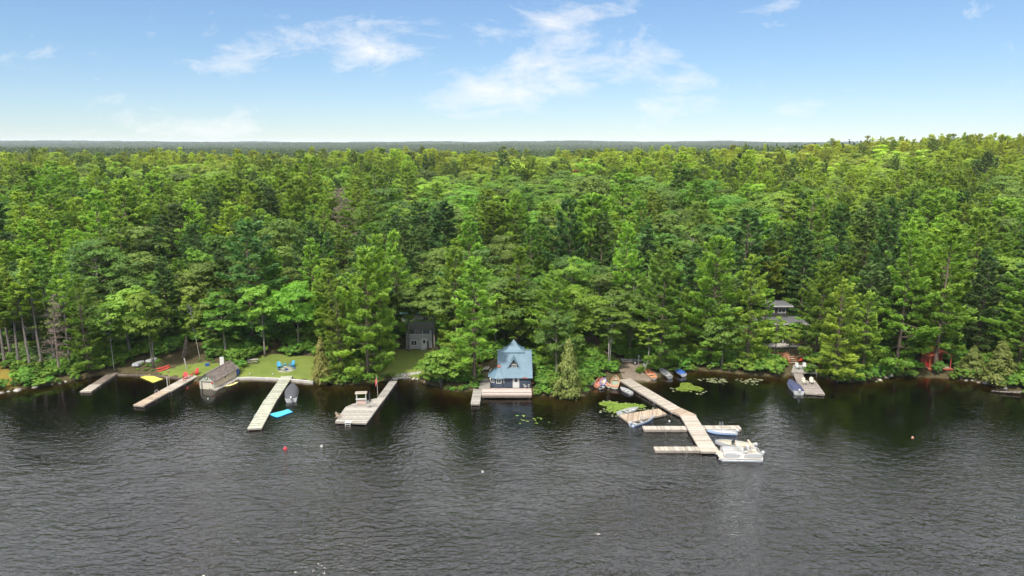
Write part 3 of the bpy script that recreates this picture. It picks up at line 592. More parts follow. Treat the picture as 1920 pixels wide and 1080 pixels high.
def point_forest(name, label, X_, Y_, Z_, RZ, S3, K, protos):
    """one object of many trees: points that carry place, turn, size and pattern, grown with geometry nodes"""
    me = bpy.data.meshes.new(name); n = len(X_); me.vertices.add(n); me.vertices.foreach_set('co', np.stack([X_, Y_, Z_], -1).astype(np.float32).ravel())
    a = me.attributes.new('turn', 'FLOAT_VECTOR', 'POINT'); a.data.foreach_set('vector', np.stack([RZ*0, RZ*0, RZ], -1).astype(np.float32).ravel())
    a = me.attributes.new('size', 'FLOAT_VECTOR', 'POINT'); a.data.foreach_set('vector', S3.astype(np.float32).ravel())
    a = me.attributes.new('pattern', 'INT', 'POINT'); a.data.foreach_set('value', K.astype(np.int32))
    o = link(name, me); tag(o, label, 'trees', kind='stuff')
    g = bpy.data.node_groups.new(name, 'GeometryNodeTree'); g.is_modifier = True
    g.interface.new_socket('Geometry', in_out='INPUT', socket_type='NodeSocketGeometry'); g.interface.new_socket('Geometry', in_out='OUTPUT', socket_type='NodeSocketGeometry')
    gi = g.nodes.new('NodeGroupInput'); go = g.nodes.new('NodeGroupOutput'); jn = g.nodes.new('GeometryNodeJoinGeometry')
    def named(nm, dt):
        q = g.nodes.new('GeometryNodeInputNamedAttribute'); q.data_type = dt; q.inputs['Name'].default_value = nm; return q.outputs['Attribute']
    rot, siz, pat = named('turn', 'FLOAT_VECTOR'), named('size', 'FLOAT_VECTOR'), named('pattern', 'INT')
    for k, objs in enumerate(protos):
        cmpn = g.nodes.new('FunctionNodeCompare'); cmpn.data_type = 'INT'; cmpn.operation = 'EQUAL'
        si = [s_ for s_ in cmpn.inputs if s_.type == 'INT']; g.links.new(pat, si[0]); si[1].default_value = k
        for ob in objs:
            oi = g.nodes.new('GeometryNodeObjectInfo'); oi.inputs['Object'].default_value = ob; oi.inputs['As Instance'].default_value = True; oi.transform_space = 'ORIGINAL'
            ip = g.nodes.new('GeometryNodeInstanceOnPoints'); g.links.new(gi.outputs[0], ip.inputs['Points']); g.links.new(cmpn.outputs[0], ip.inputs['Selection'])
            g.links.new(oi.outputs['Geometry'], ip.inputs['Instance']); g.links.new(rot, ip.inputs['Rotation']); g.links.new(siz, ip.inputs['Scale']); g.links.new(ip.outputs[0], jn.inputs[0])
    g.links.new(jn.outputs[0], go.inputs[0]); md = o.modifiers.new('trees', 'NODES'); md.node_group = g
    return o
def obj_of(me): return next(o for o in bpy.data.objects if o.type == 'MESH' and o.data == me)
protos = [[obj_of(p[1]), obj_of(p[0])] for p in pines] + [[obj_of(p[1]), obj_of(p[0])] for p in broads]
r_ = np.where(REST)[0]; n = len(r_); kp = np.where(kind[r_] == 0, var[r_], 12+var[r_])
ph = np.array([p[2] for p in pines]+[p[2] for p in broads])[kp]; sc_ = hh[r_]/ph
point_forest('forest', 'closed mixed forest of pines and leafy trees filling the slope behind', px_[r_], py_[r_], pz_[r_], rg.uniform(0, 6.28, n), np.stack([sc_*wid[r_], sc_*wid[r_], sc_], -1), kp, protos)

# forest beyond the rise: patches of small trees
def gen_patch(seed, size=60., n=62):
    rng = np.random.default_rng(seed); mb = MB(seed); C = Crown()
    for i in range(n):
        x, y = rng.uniform(-size/2, size/2, 2); k = rng.random() < .55; h = rng.uniform(15, 23) if k else rng.uniform(12, 17); r = h*(.17 if k else .30); m_ = 34 if k else 40
        if k: t = rng.random(m_)**.8; rr = r*(1.1-t)*rng.uniform(.6, 1.05, m_); zz = h*(.3+.7*t)
        else: t = rng.uniform(-.6, 1, m_); rr = r*np.sqrt(np.clip(1-t*t, 0, 1))*rng.uniform(.85, 1.05, m_); zz = h*.62+h*.36*t
        az = rng.uniform(0, 6.28, m_); o = np.stack([np.cos(az), np.sin(az), np.zeros(m_)], -1)
        P = np.array([x, y, 0])+o*rr[:, None]+np.stack([zz*0, zz*0, zz], -1); Nn = o*.7+np.array([0, 0, .8])+rng.normal(0, .3, (m_, 3))
        C.add(P, np.cross(Nn, rng.normal(0, 1, (m_, 3))), Nn, rng.uniform(2.0, 3.2, m_), rng.uniform(1.2, 2.2, m_), np.clip(rng.normal(.4, .2)+rng.normal(0, .1, m_), 0, 1))
    return C.mesh('far_trees', FARLEAF)
FARLEAF = leaf_mat('far_leaves', (.03,.068,.022), (.07,.12,.034), (.10,.13,.04), .3, .2, .15)
fx, fy = [], []
for y in np.geomspace(640, 9000, 110):
    stp = max(46, y*.020); x = np.arange(-.85*y-200, .85*y+200, stp); fx.append(x+rg.uniform(-.3, .3, len(x))*stp); fy.append(np.full(len(x), y)+rg.uniform(-.5, .5, len(x))*y*.02)
fx, fy = np.concatenate(fx), np.concatenate(fy); fz = terr(fx, fy)-.5; n = len(fx); s_ = np.maximum(.95, fy*.020/55)
hs_ = rg.uniform(.85, 1.15, n)
pm = [gen_patch(900+i) for i in range(3)]
tag(link('far_forest_edge', pm[0]), 'strip of dark trees on the level land beyond the rise', 'trees', kind='stuff').location = (0, 668, float(terr(0, 668)))
for q in (1, 2): tag(link('far_forest_edge', pm[q]), 'strip of dark trees on the level land beyond the rise', 'trees', kind='stuff').location = ((q-1.5)*130, 672, float(terr((q-1.5)*130, 672)))
point_forest('far_forest', 'dark blue-green forest stretching level to the horizon', fx, fy, fz, rg.uniform(0, 6.28, n), np.stack([s_, s_, hs_], -1), rg.integers(0, 3, n), [[obj_of(p)] for p in pm])

# shrubs along the water's edge
SH = 'shore_shrub'; rs = random.Random(8)
def shrub_row(px0, px1, n, off, hs0, hs1, where):
    for i in range(n):
        u = px0+(px1-px0)*(i+.5+rs.uniform(-.3, .3))/n; p = ground(u, 690); ysh = float(shore(p.x))
        x = at(u, 715).x; ysh = float(shore(x)); y = ysh+off*rs.uniform(-.35, 1.1)+.15; h = rs.uniform(hs0, hs1)
        plant(SH, shrubs[rs.randrange(4)], f'green leafy shrub at the water\'s edge {where}', 'shrub', x, y, h, h/2.4*rs.uniform(.8, 1.15), group=f'shrubs {where}', rng=rs)
shrub_row(-40, 145, 18, 1.4, 1.2, 2.6, 'below the bare-stemmed pines')
shrub_row(590, 690, 10, .9, 1.0, 2.4, 'under the tall shoreline pine')
shrub_row(690, 738, 5, .5, .6, 1.2, 'beside the walkway of the platform dock')
shrub_row(850, 900, 5, .6, .5, 1.2, 'left of the blue-roofed cottage deck')
shrub_row(1262, 1325, 8, .8, .6, 1.5, 'behind the blue covered rowboat at the waterline')
shrub_row(1655, 1740, 9, .4, .6, 1.4, 'low on the bank left of the red gazebo')
shrub_row(225, 300, 7, .9, .3, .7, 'low on the bank behind the yellow mat')
shrub_row(785, 860, 6, .8, .8, 1.8, 'under the large round bush')
shrub_row(1000, 1040, 6, .7, .8, 1.6, 'between the blue-roofed cottage deck and the cedar')
shrub_row(1085, 1105, 3, 1.5, 1., 2., 'between the cedar and the blue canoe')
shrub_row(1320, 1480, 17, 1.3, 1.0, 2.6, 'below the dark flat-roofed cottage')
shrub_row(1530, 1645, 13, 1.0, 1.2, 2.8, 'under the broad shoreline pine')
shrub_row(1648, 1735, 7, 2.2, 1.2, 2.4, 'under the bright yellow-green tall pine')
shrub_row(1775, 1960, 18, 1.6, 1.2, 2.8, 'right of the red gazebo')
for (px, py, n, w) in [(150, 690, 6, 'behind the short dock'), (250, 672, 6, 'behind the overturned boats'), (330, 664, 5, 'beside the hillside stairs'), (415, 672, 5, 'behind the boathouse'), (470, 668, 7, 'along the back of the lawn'), (560, 664, 8, 'at the right back of the lawn'), (745, 660, 4, 'left of the grey cottage'), (835, 668, 7, 'right of the grey cottage'),
                       (1015, 700, 7, 'behind the blue-roofed cottage'), (1095, 690, 6, 'left of the dirt track'), (1245, 682, 5, 'behind the grey aluminium boat'), (1290, 684, 5, 'behind the blue covered rowboat'), (1395, 672, 8, 'left of the dark flat-roofed cottage'), (1540, 680, 6, 'right of the patio'), (1440, 668, 5, 'in front of the dark flat-roofed cottage')]:
    for i in range(n):
        p = ground(px+rs.uniform(-28, 28), py+rs.uniform(-5, 4)); h = rs.uniform(1.0, 2.6)
        if any(inpoly(np.array([p.x]), np.array([p.y]), Q)[0] for Q in (LAWN_B, ROAD, BANK)) : continue
        plant('undergrowth_shrub', shrubs[rs.randrange(4)], f'leafy undergrowth shrub {w}', 'shrub', p.x, p.y, h, h/2.4*rs.uniform(.8, 1.2), group=f'undergrowth {w}', rng=rs)

# undergrowth under the trees: uncountable, one object
ux = rg.uniform(-125, 125, 9000); ud = 2.5+rg.random(9000)**1.4*75; uy = shore(ux)+ud; ok = np.ones(9000, bool)
for P in CLEAR: ok &= ~inpoly(ux, uy, P) if P is not BANK else np.ones(9000, bool)
ib = inpoly(ux, uy, BANK); ok &= ~ib | (rg.random(9000) < .5)
ux, uy = ux[ok], uy[ok]; n = len(ux); us = np.where(ib[ok], rg.uniform(.10, .30, n), rg.uniform(.35, 1.1, n))
point_forest('undergrowth', 'dark leafy undergrowth covering the forest floor', ux, uy, terr(ux, uy)-.1, rg.uniform(0, 6.28, n), np.stack([us*1.1, us*1.1, us], -1), rg.integers(0, 4, n), [[obj_of(p[1])] for p in shrubs])
bpy.data.objects['undergrowth']['category'] = 'undergrowth'

# haze: the air over the lake and forest
hb = MB(); hb.box((0, 8000, 41.), (42000, 34000, 101.))
hm = bpy.data.materials.new('haze'); hm.use_nodes = True; ht = hm.node_tree; ht.nodes.clear()
pv = N(ht, 'ShaderNodeVolumePrincipled', inp={'Color': (.80, .88, .98, 1), 'Density': 0.000045})
ho = N(ht, 'ShaderNodeOutputMaterial'); ht.links.new(pv.outputs[0], ho.inputs['Volume'])
hz = hb.build('haze', hm); tag(hz, 'thin blue haze over the lake and forest', 'haze', kind='stuff')
# ------------------------------------------------------------------ materials of built things
WOODG = mat('weathered_grey_wood', (0.242,0.227,0.202), .85, noise=.22, nscale=2.2, tint=.34, spec=.2)
WOODT = mat('tan_wood', (0.276,0.217,0.159), .8, noise=.2, nscale=2.0, tint=.34, spec=.25)
WOODP = mat('pale_wood', (0.288,0.257,0.216), .82, noise=.15, nscale=2.0, tint=.34, spec=.2)
WOODB = mat('brown_grey_wood', (.19,.165,.15), .85, noise=.2, nscale=2, tint=.35, spec=.2)
WOODD = mat('dark_wet_wood', (.13,.105,.085), .8, noise=.25, nscale=2.0, tint=.25, spec=.25)
WOODL = mat('lichen_wood', (0.271,0.277,0.221), .88, noise=.22, nscale=1.6, tint=.34, spec=.2)
BEAM = mat('dock_beam', (0.237,0.208,0.176), .85, noise=.25, nscale=2, spec=.2)
WHITE = mat('white_paint', (0.436,0.436,0.424), .45, noise=.04, nscale=3)
CREAM = mat('cream_paint', (0.446,0.409,0.322), .55, noise=.08, nscale=3)
GELW = mat('white_gelcoat', (0.372,0.377,0.380), .22, noise=.05, nscale=2, coat=.3)
BLUEROOF = mat('blue_metal_roof', (.082,.142,.188), .55, noise=.14, nscale=.8, spec=.5)
NAVYLOG = mat('navy_log', (.035,.046,.070), .7, noise=.25, nscale=3, tint=.25, stretch=(.4,1,3))
CHINK = mat('grey_siding', (0.302,0.289,0.289), .75, noise=.1, nscale=2, tint=.12)
GLASS = mat('window_glass', (.03,.035,.04), .06, spec=.8)
DARK = mat('near_black', (.02,.02,.022), .6, noise=.2)
NAVY = mat('navy_canvas', (.030,.038,.085), .75, noise=.2, nscale=5, bump=.3, bscale=6)
CHAR = mat('charcoal_canvas', (.045,.047,.055), .75, noise=.2, nscale=5, bump=.3, bscale=6)
REDP = mat('red_plastic', (0.432,0.025,0.032), .4, noise=.06)
REDK = mat('red_kayak', (0.446,0.047,0.025), .35, noise=.06)
BLUEC = mat('bright_blue_plastic', (0.022,0.187,0.446), .35, noise=.06)
CYANP = mat('sky_blue_plastic', (0.043,0.274,0.475), .4, noise=.06)
DBLUE = mat('deep_blue_plastic', (0.022,0.072,0.259), .45, noise=.08)
YEL = mat('yellow_foam', (0.446,0.409,0.081), .6, noise=.06, nscale=1.2)
CYAN = mat('cyan_foam', (0.036,0.302,0.490), .55, noise=.12, nscale=1.5)
SALM = mat('salmon_paint', (0.418,0.173,0.108), .5, noise=.12)
ORNG = mat('orange_paint', (0.490,0.209,0.108), .5, noise=.1)
ALU = mat('aluminium', (.55,.56,.57), .38, metal=.8, noise=.12, nscale=3)
ALUG = mat('grey_aluminium_paint', (.33,.34,.35), .45, noise=.15, nscale=3)
GREENP = mat('pale_green_paint', (.30,.38,.28), .6, noise=.12)
SHINGLE = mat('brown_shingle', (.12,.098,.088), .9, noise=.4, nscale=6, tint=.3)
SAGE = mat('sage_siding', (0.335,0.356,0.285), .7, noise=.07, nscale=2, tint=.08)
TANSIDE = mat('tan_siding', (0.558,0.465,0.335), .7, noise=.09, nscale=2, tint=.08)
TEAL = mat('teal_metal_roof', (.03,.13,.13), .45, noise=.12)
CONC = mat('concrete', (0.358,0.343,0.315), .9, noise=.15, nscale=1.5, bump=.3)
STONE = mat('stone', (0.259,0.245,0.223), .9, noise=.3, nscale=2.5, tint=.3, bump=.5)
REDW = mat('red_stained_wood', (0.270,0.056,0.026), .75, noise=.2, tint=.2)
RUSTB = mat('red_brown_trim', (.24,.085,.060), .8, noise=.2)
BLK = mat('black_rubber', (.02,.02,.02), .5)
GROOF = mat('grey_membrane_roof', (0.068,0.068,0.070), .85, noise=.2, nscale=.9)
DWALL = mat('dark_stained_boards', (.035,.032,.030), .7, noise=.2, tint=.25)
LILY = leaf_mat('lily_leaf', (.10,.19,.025), (.17,.27,.04), (.2,.3,.05), .2, .1, 0)
PADG = leaf_mat('pad_pale', (.11,.14,.06), (.18,.20,.12), (.3,.3,.2), .1, .1, 0)
TANC = mat('tan_canvas', (.45,.33,.24), .8, noise=.1)
WARM = mat('orange_needle_litter', (0.180,0.084,0.036), .9, noise=.3, nscale=2)

# ------------------------------------------------------------------ docks
def deck_boards(mb, poly, z, ang=0.0, w=.145, th=.04, gap=.012, over=.03):
    """boards laid along direction ang over a polygon"""
    c, s = math.cos(-ang), math.sin(-ang); Q = [(p[0]*c-p[1]*s, p[0]*s+p[1]*c) for p in poly]
    y = min(q[1] for q in Q)+w/2; y1 = max(q[1] for q in Q)
    while y < y1:
        xs_ = []
        for i in range(len(Q)):
            (xa, ya), (xb, yb) = Q[i], Q[(i+1) % len(Q)]
            if (ya > y) != (yb > y): xs_.append(xa+(xb-xa)*(y-ya)/(yb-ya))
        xs_.sort()
        for a, b in zip(xs_[::2], xs_[1::2]):
            if b-a < .05: continue
            m_ = (a+b)/2; r1, r2 = mb.r.uniform(0, over), mb.r.uniform(0, over); m_ += (r2-r1)/2
            mb.box((m_*math.cos(ang)-y*math.sin(ang), m_*math.sin(ang)+y*math.cos(ang), z-th/2+mb.r.uniform(-.006, .006)), (b-a+r1+r2, w-gap, th), rz=ang+mb.r.uniform(-.004, .004))
        y += w
def rect_of(a, b, w):
    d = Vector((b[0]-a[0], b[1]-a[1])); d.normalize(); l = Vector((-d.y, d.x))*w/2
    return [(a[0]-l.x, a[1]-l.y), (b[0]-l.x, b[1]-l.y), (b[0]+l.x, b[1]+l.y), (a[0]+l.x, a[1]+l.y)]
def dock(label, segs, z=.42, wood=WOODG, posts=True, name='dock', depth=.24, seed=1, polys=(), cat='dock', beam=None, post_top=0.0):
    """segs: (near pixel, far pixel, width m[, wood]); boards across, beams along the sides, posts below"""
    rects = []
    for i, s_ in enumerate(segs):
        zz = z+.005*i; a, b = at(*s_[0], zz), at(*s_[1], zz); rects.append((a, b, s_[2], zz, s_[3] if len(s_) > 3 else wood))
    o = rects[0][0].copy() if rects else Vector((polys[0][0][0][0], polys[0][0][0][1], 0)); o.z = 0
    e = thing(name, label, cat, o); beam = beam or BEAM
    def part(poly, zz, ang, wd, sd):
        mb = MB(sd); deck_boards(mb, [(p[0]-o.x, p[1]-o.y) for p in poly], zz, ang); tag(mb.build('decking', wd, e), kind='stuff')
        n = len(poly)
        for k in range(n):
            p, q = poly[k], poly[(k+1) % n]; m2 = MB(sd+k); v = Vector((q[0]-p[0], q[1]-p[1])); v.normalize(); inn = Vector((-v.y, v.x))*.035
            m2.bar((p[0]-o.x+inn.x+v.x*.05, p[1]-o.y+inn.y+v.y*.05, zz-.045-depth/2), (q[0]-o.x+inn.x-v.x*.05, q[1]-o.y+inn.y-v.y*.05, zz-.045-depth/2), .06, depth); m2.build('edge_beam', beam, e)
    for i, (a, b, w, zz, wd) in enumerate(rects):
        ang = math.atan2(b.y-a.y, b.x-a.x)+math.pi/2; part(rect_of(a, b, w), zz, ang, wd, seed*7+i)
        if posts:
            L = (b-a).length; n = max(2, int(L/3.2)+1); d = (b-a).normalized(); l = Vector((-d.y, d.x, 0))*(w/2-.12)
            for k in range(n):
                for sgn in (-1, 1):
                    p = a+d*(.25+(L-.5)*k/(n-1))+l*sgn; g0 = min(float(terr(p.x, p.y)), 0)-.2
                    m2 = MB(k); m2.tube([(p.x-o.x, p.y-o.y, max(g0, -3)), (p.x-o.x, p.y-o.y, zz-.05+post_top*(k % 2))], .06, 6); m2.build('post', beam, e)
    for j, (poly, zz, ang, wd) in enumerate(polys):
        part(poly, zz, ang, wd, seed*7+20+j)
        if posts:
            for p in poly:
                cx_ = sum(q[0] for q in poly)/len(poly); cy_ = sum(q[1] for q in poly)/len(poly); q = (p[0]*.92+cx_*.08, p[1]*.92+cy_*.08)
                m2 = MB(j); m2.tube([(q[0]-o.x, q[1]-o.y, max(-3, min(float(terr(*q)), 0)-.2)), (q[0]-o.x, q[1]-o.y, zz-.05)], .07, 6); m2.build('post', beam, e)
    return e
def pz(px, py, z): return at(px, py, z)
dock('short weathered grey dock with a dark wet middle, leftmost on the shore', [((160,734), (179,721), 1.9, WOODP), ((179,721), (213,699), 1.7, WOODD)], .36, seed=2)
dock('narrow tan dock with two red chairs at its shore end', [((259,760), (309,733), 1.9, WOODT), ((310,733), (364,703), 2.1, WOODP)], .42, seed=3)
dock('long greenish weathered dock running out from the lawn seawall', [((477,803), (508,748), 2.1, WOODL), ((509,748), (538,705), 2.05, WOODL)], .42, seed=4)
PLAT = [at(*p, .45) for p in [(628,791),(687,793),(717,752),(704,747),(662,757),(648,763)]]
dock('wide grey platform dock with angled walkway and a white bar stand', [((711,751), (738,714), 1.35)], .46, seed=5, polys=[(PLAT, .45, 0, WOODG)])
dock('small plain dock reaching out from the blue-roofed cottage deck', [((891,757), (896,728), 1.5)], .42, seed=6)
dock('long branching tan dock from the boat landing out to the pontoon boat', [((1171,711), (1272,771), 2.35, WOODP), ((1266,767), (1296,781), 2.4, WOODT), ((1288,776), (1331,847), 2.45, WOODP)], .46, seed=7)
F1 = [at(*p, .40) for p in [(1161,778),(1179,792),(1250,776),(1234,766)]]
dock('low side platform between the two tied rowboats, branching off the long dock', [], .40, polys=[(F1, .40, 1.33, WOODT)], seed=8)
dock('narrow finger dock left of the long dock, nearer the shore', [((1206,802), (1287,802), 1.35, WOODP)], .43, depth=.34, seed=9)
dock('narrow finger dock right of the long dock, beside the blue and white motor rowboat', [((1313,801), (1388,801), 1.35, WOODP)], .43, depth=.34, seed=10)
dock('outermost finger dock left of the pontoon boat', [((1227,841), (1346,841), 1.3, WOODP)], .43, depth=.34, seed=11)
PD = [at(*p, .42) for p in [(1490,717),(1510,737),(1547,739),(1529,714)]]
dock('square grey dock with two pale chairs beside the navy covered boat', [((1503,716), (1493,693), 1.7, WOODB)], .46, seed=12, polys=[(PD, .42, -.1, WOODB)])

def ladder(label, px, py, z, rz=0.0):
    p = at(px, py, z); e = thing('swim_ladder', label, 'ladder', p, rz)
    for s_ in (-.2, .2):
        mb = MB(); mb.tube([(s_, .25, 0), (s_, .22, .55), (s_, .0, .68), (s_, -.25, .5), (s_, -.28, -1.0)], .022, 5); mb.build('rail', ALU, e)
    for k in range(3):
        mb = MB(); mb.box((0, -.28, -.2-.28*k), (.42, .07, .03)); mb.build('rung', ALU, e)
ladder('metal swim ladder on the left side of the narrow tan dock', 294, 738, .44, -1.2)
ladder('metal swim ladder on the left side of the long greenish dock', 480, 784, .44, -1.3)
ladder('metal hand-loop ladder halfway along the long branching dock', 1229, 752, .48, -1.1)
ladder('metal hand-loop ladder on the low side platform', 1204, 785, .42, 0.2)
ladder('metal hand-loop ladder on the finger dock by the blue and white boat', 1352, 799, .45, 3.1)

# ------------------------------------------------------------------ furniture
def chair(label, p, rz, m, group=None, name='garden_chair', s=1.0):
    """slatted low garden chair, faces -y"""
    e = thing(name, label, 'chair', p, rz, group); e.scale = (s, s, s)
    mb = MB(); 
    for k in range(5): mb.box((0, -.22+.115*k, .37-.035*k), (.54, .10, .025), rx=-.28)
    mb.build('seat', m, e)
    mb = MB()
    for k in range(5):
        x = -.22+.11*k; hgt = .72+.14*(1-abs(k-2)/2); a = Vector((x*.8, .24, .24)); b = Vector((x*1.15, .24+hgt*.42, .24+hgt*.91)); mb.bar(a, b, .10, .022)
    mb.bar((-.26, .42, .62), (.26, .42, .62), .03, .06); mb.build('backrest', m, e)
    for sx in (-1, 1):
        mb = MB(); mb.box((sx*.34, -.02, .56), (.13, .74, .028)); mb.build('armrest', m, e)
        mb = MB(); mb.box((sx*.30, -.30, .275), (.035, .10, .55)); mb.build('leg', m, e)
        mb = MB(); mb.bar((sx*.27, -.28, .34), (sx*.27, .60, .03), .035, .10); mb.bar((sx*.30, .26, .10), (sx*.30, .30, .56), .035, .08); mb.build('leg', m, e)
    return e
def stool(label, p, rz, m, group=None):
    e = thing('footstool', label, 'stool', p, rz, group); mb = MB()
    for k in range(4): mb.box((0, -.18+.12*k, .33-.02*abs(k-1)), (.5, .105, .025), rx=-.1)
    mb.build('seat', m, e)
    for sx in (-1, 1):
        mb = MB(); mb.box((sx*.22, .14, .16), (.035, .09, .32)); mb.build('leg', m, e)
        mb = MB(); mb.box((sx*.22, -.16, .14), (.035, .09, .28)); mb.build('leg', m, e)
def small_table(label, p, m, s=1.):
    e = thing('side_table', label, 'table', p); mb = MB(); mb.box((0, 0, .46*s), (.48*s, .48*s, .03)); mb.build('tabletop', m, e)
    for a in (-1, 1):
        for b in (-1, 1): mb = MB(); mb.box((a*.19*s, b*.19*s, .222*s), (.05, .05, .444*s)); mb.build('leg', m, e)
zD = .462
chair('left of two red slatted chairs on the narrow tan dock', at(348,710,zD), .35, REDP, s=1.15)
chair('right of two red slatted chairs on the narrow tan dock', at(367,703,zD+.0), -.25, REDP, s=1.15)
stool('red footstool before the left red chair on the narrow tan dock', at(346,713.5,zD), .35, REDP)
small_table('low red side table between the two red dock chairs', at(358,706,zD), REDP, .9)
def on_g(px, py): return ground(px, py)
chair('left bright blue chair at the stone fire circle on the lawn', on_g(524,690), .5, CYANP, s=1.15)
chair('right bright blue chair at the stone fire circle on the lawn', on_g(547,688), -.5, CYANP, s=1.15)
stool('left navy footstool at the stone fire circle', on_g(523,694), .3, DBLUE); stool('middle navy footstool at the stone fire circle', on_g(537,694.5), 0, DBLUE)
stool('right navy footstool at the stone fire circle', on_g(552,691.5), -.6, DBLUE)
small_table('small blue side table between the two bright blue chairs', on_g(534,686.5), CYANP)
# fire circle of flat stones
fc = on_g(537,692.5); e = thing('fire_circle', 'pale ring of flat stones set in the lawn between the blue chairs', 'fire pit', fc); rr_ = random.Random(4)
mb = MB(6)
for k in range(150):
    a = rr_.uniform(0, 6.28); r0 = 1.75*math.sqrt(rr_.random()); mb.lathe([(rr_.uniform(.1, .17), .0), (.1, .035)], 6, (r0*math.cos(a), r0*math.sin(a), .012+gz(fc.x+r0*math.cos(a), fc.y+r0*math.sin(a))-fc.z))
tag(mb.build('paving_stones', STONE, e), kind='stuff')
for k in range(11):
    a = 6.283*k/11; m2 = MB(k); m2.lathe([(.13, -.05), (.14, .12), (.09, .2)], 6, (.45*math.cos(a), .45*math.sin(a), 0)); m2.build('stone', STONE, e)
def bench_table(label, p, rz):
    e = thing('picnic_table', label, 'table', p, rz)
    mb = MB(); [mb.box((0, -.32+.16*k, .74), (1.9, .15, .04)) for k in range(5)]; mb.build('tabletop', WOODG, e)
    for s_ in (-1, 1):
        mb = MB(); mb.box((0, s_*.72, .45), (1.9, .26, .04)); mb.build('bench_seat', WOODG, e)
        mb = MB(); mb.bar((s_*.7, -.75, .0), (s_*.7, .3, .72), .05, .09); mb.bar((s_*.76, .75, .0), (s_*.76, -.3, .72), .05, .09); mb.bar((s_*.73, -.8, .41), (s_*.73, .8, .41), .04, .09); mb.build('leg_frame', WOODD, e)
bench_table('grey picnic table at the back left of the lawn', on_g(474,681), .25)
# seawall and lawn lamps
def seawall(name, label, pxs, h0=-.9, h1=.38, th=.45, m=CONC):
    P = [at(a, b, h1) for a, b in pxs]; o = P[0].copy(); o.z = 0; e = thing(name, label, 'wall', o)
    for a, b in zip(P, P[1:]):
        L = (b-a).length; n = max(1, round(L/2.4)); 
        for k in range(n):
            p, q = a+(b-a)*(k/n), a+(b-a)*((k+1)/n); mb = MB(k); d = (q-p).normalized()*.012
            mb.bar((p.x-o.x+d.x, p.y-o.y+d.y, (h0+h1)/2+.006*(k % 3)), (q.x-o.x-d.x, q.y-o.y-d.y, (h0+h1)/2+.006*(k % 3)), th, h1-h0); mb.build('wall_block', m, e)
seawall('seawall', 'low pale concrete seawall along the front of the lawn', [(444,708),(470,707),(520,709),(560,712),(588,715)])
seawall('timber_edging', 'dark timber edging along the shore behind the yellow mat', [(216,701),(262,702.5),(300,704),(340,708.5)], -.6, .26, .22, WOODD)
def lamp(label, px, py):
    p = ground(px, py); e = thing('garden_lamp', label, 'lamp', p); mb = MB(); mb.tube([(0,0,-.05),(0,0,.16)], .025, 6); mb.build('stake', WHITE, e)
    mb = MB(); mb.csm = True; mb.lathe([(.04,.16),(.11,.22),(.13,.29),(.10,.36),(.03,.41)], 10); mb.build('globe', WHITE, e)
for px, py, lb in [(469,704,'white globe lamp on the lawn near the boathouse'), (512,704,'white globe lamp on the lawn just left of the long greenish dock'), (719,705,'left of two white globe lamps beside the flagpole bank'), (731,705,'right of two white globe lamps beside the flagpole bank'),
                   (757,710,'white globe lamp left of the others below the stone path'), (768,711,'middle white globe lamp below the stone path'), (783,714,'white globe lamp at the edge of the large round bush')]: lamp(lb, px, py)
# stone path from the platform dock
pp = [ground(*q) for q in [(739,712),(744,707),(752,704),(764,702),(778,700),(790,699)]]; o = pp[0]; e = thing('stone_path', 'curved pale stone path leading up from the platform dock', 'path', o); k = 0; rr_ = random.Random(3); mb = MB(9)
for a, b in zip(pp, pp[1:]):
    n = max(2, int((b-a).length/.22))
    for j in range(n):
        for w_ in (-.45, -.15, .15, .45):
            q = a+(b-a)*(j/n); d = (b-a).normalized(); x, y = q.x-d.y*w_+rr_.uniform(-.06, .06), q.y+d.x*w_+rr_.uniform(-.06, .06)
            mb.lathe([(rr_.uniform(.1, .15), -.04), (rr_.uniform(.1, .15), .03), (.07, .06)], 6, (x-o.x, y-o.y, gz(x, y)-o.z+rr_.uniform(0, .02)))
tag(mb.build('cobbles', CONC, e), kind='stuff')

# things on the platform dock
p = at(678,757,.47); e = thing('bar_stand', 'white open bar stand with flat roof on the platform dock', 'stand', p, .08)
for a in (-.75, .75):
    for b in (-.3, .3): mb = MB(); mb.box((a, b, .93), (.09, .09, 1.86)); mb.build('post', WHITE, e)
mb = MB(); [mb.box((0, -.42+.14*k, 1.90+.015*k), (1.95, .13, .04)) for k in range(7)]; mb.build('roof', WOODP, e)
mb = MB(); mb.box((0, -.30, .45), (1.4, .04, .85)); mb.build('front_panel', mat('faded_red_board', (.42,.30,.25), .8, noise=.15), e)
mb = MB(); mb.box((0, -.25, .93), (1.75, .5, .05)); mb.build('counter', WHITE, e)
p = at(694,763,.47); e = thing('patio_umbrella', 'closed black parasol standing on the platform dock', 'umbrella', p)
mb = MB(); mb.tube([(0,0,0),(0,0,2.7)], .028, 6); mb.build('pole', BLK, e)
mb = MB(); mb.csm = True; mb.lathe([(.09,.95),(.15,1.1),(.13,1.8),(.09,2.4),(.02,2.66)], 8); mb.build('folded_canopy', DARK, e)
for k in range(4): mb = MB(); a = k*1.571+.3; mb.tube([(0,0,.05),(.45*math.cos(a),.45*math.sin(a),.03)], .03, 5); mb.build('base_arm', BLK, e)
p = at(709,746,.47); e = thing('flagpole', 'white flagpole with a hanging red flag beside the platform dock walkway', 'flagpole', p)
mb = MB(); mb.tube([(0,0,-.2),(-.12,0,3.9)], [.05,.03], 7); mb.build('pole', WOODP, e)
mb = MB(); mb.csm = True; mb.loft([[(-.11-.05*j, .05*math.sin(j*2.1+i), 3.7-.16*i-.12*j) for j in range(6)] for i in range(8)], closed=False, caps=False); fl = mb.build('flag', mat('red_flag', (.55,.10,.10), .8), e)
fl.modifiers.new('thickness', 'SOLIDIFY').thickness = .012
p = at(652,788,.47); e = thing('dock_slide', 'white swim step hanging from the front of the platform dock', 'steps', at(652,793,.45))
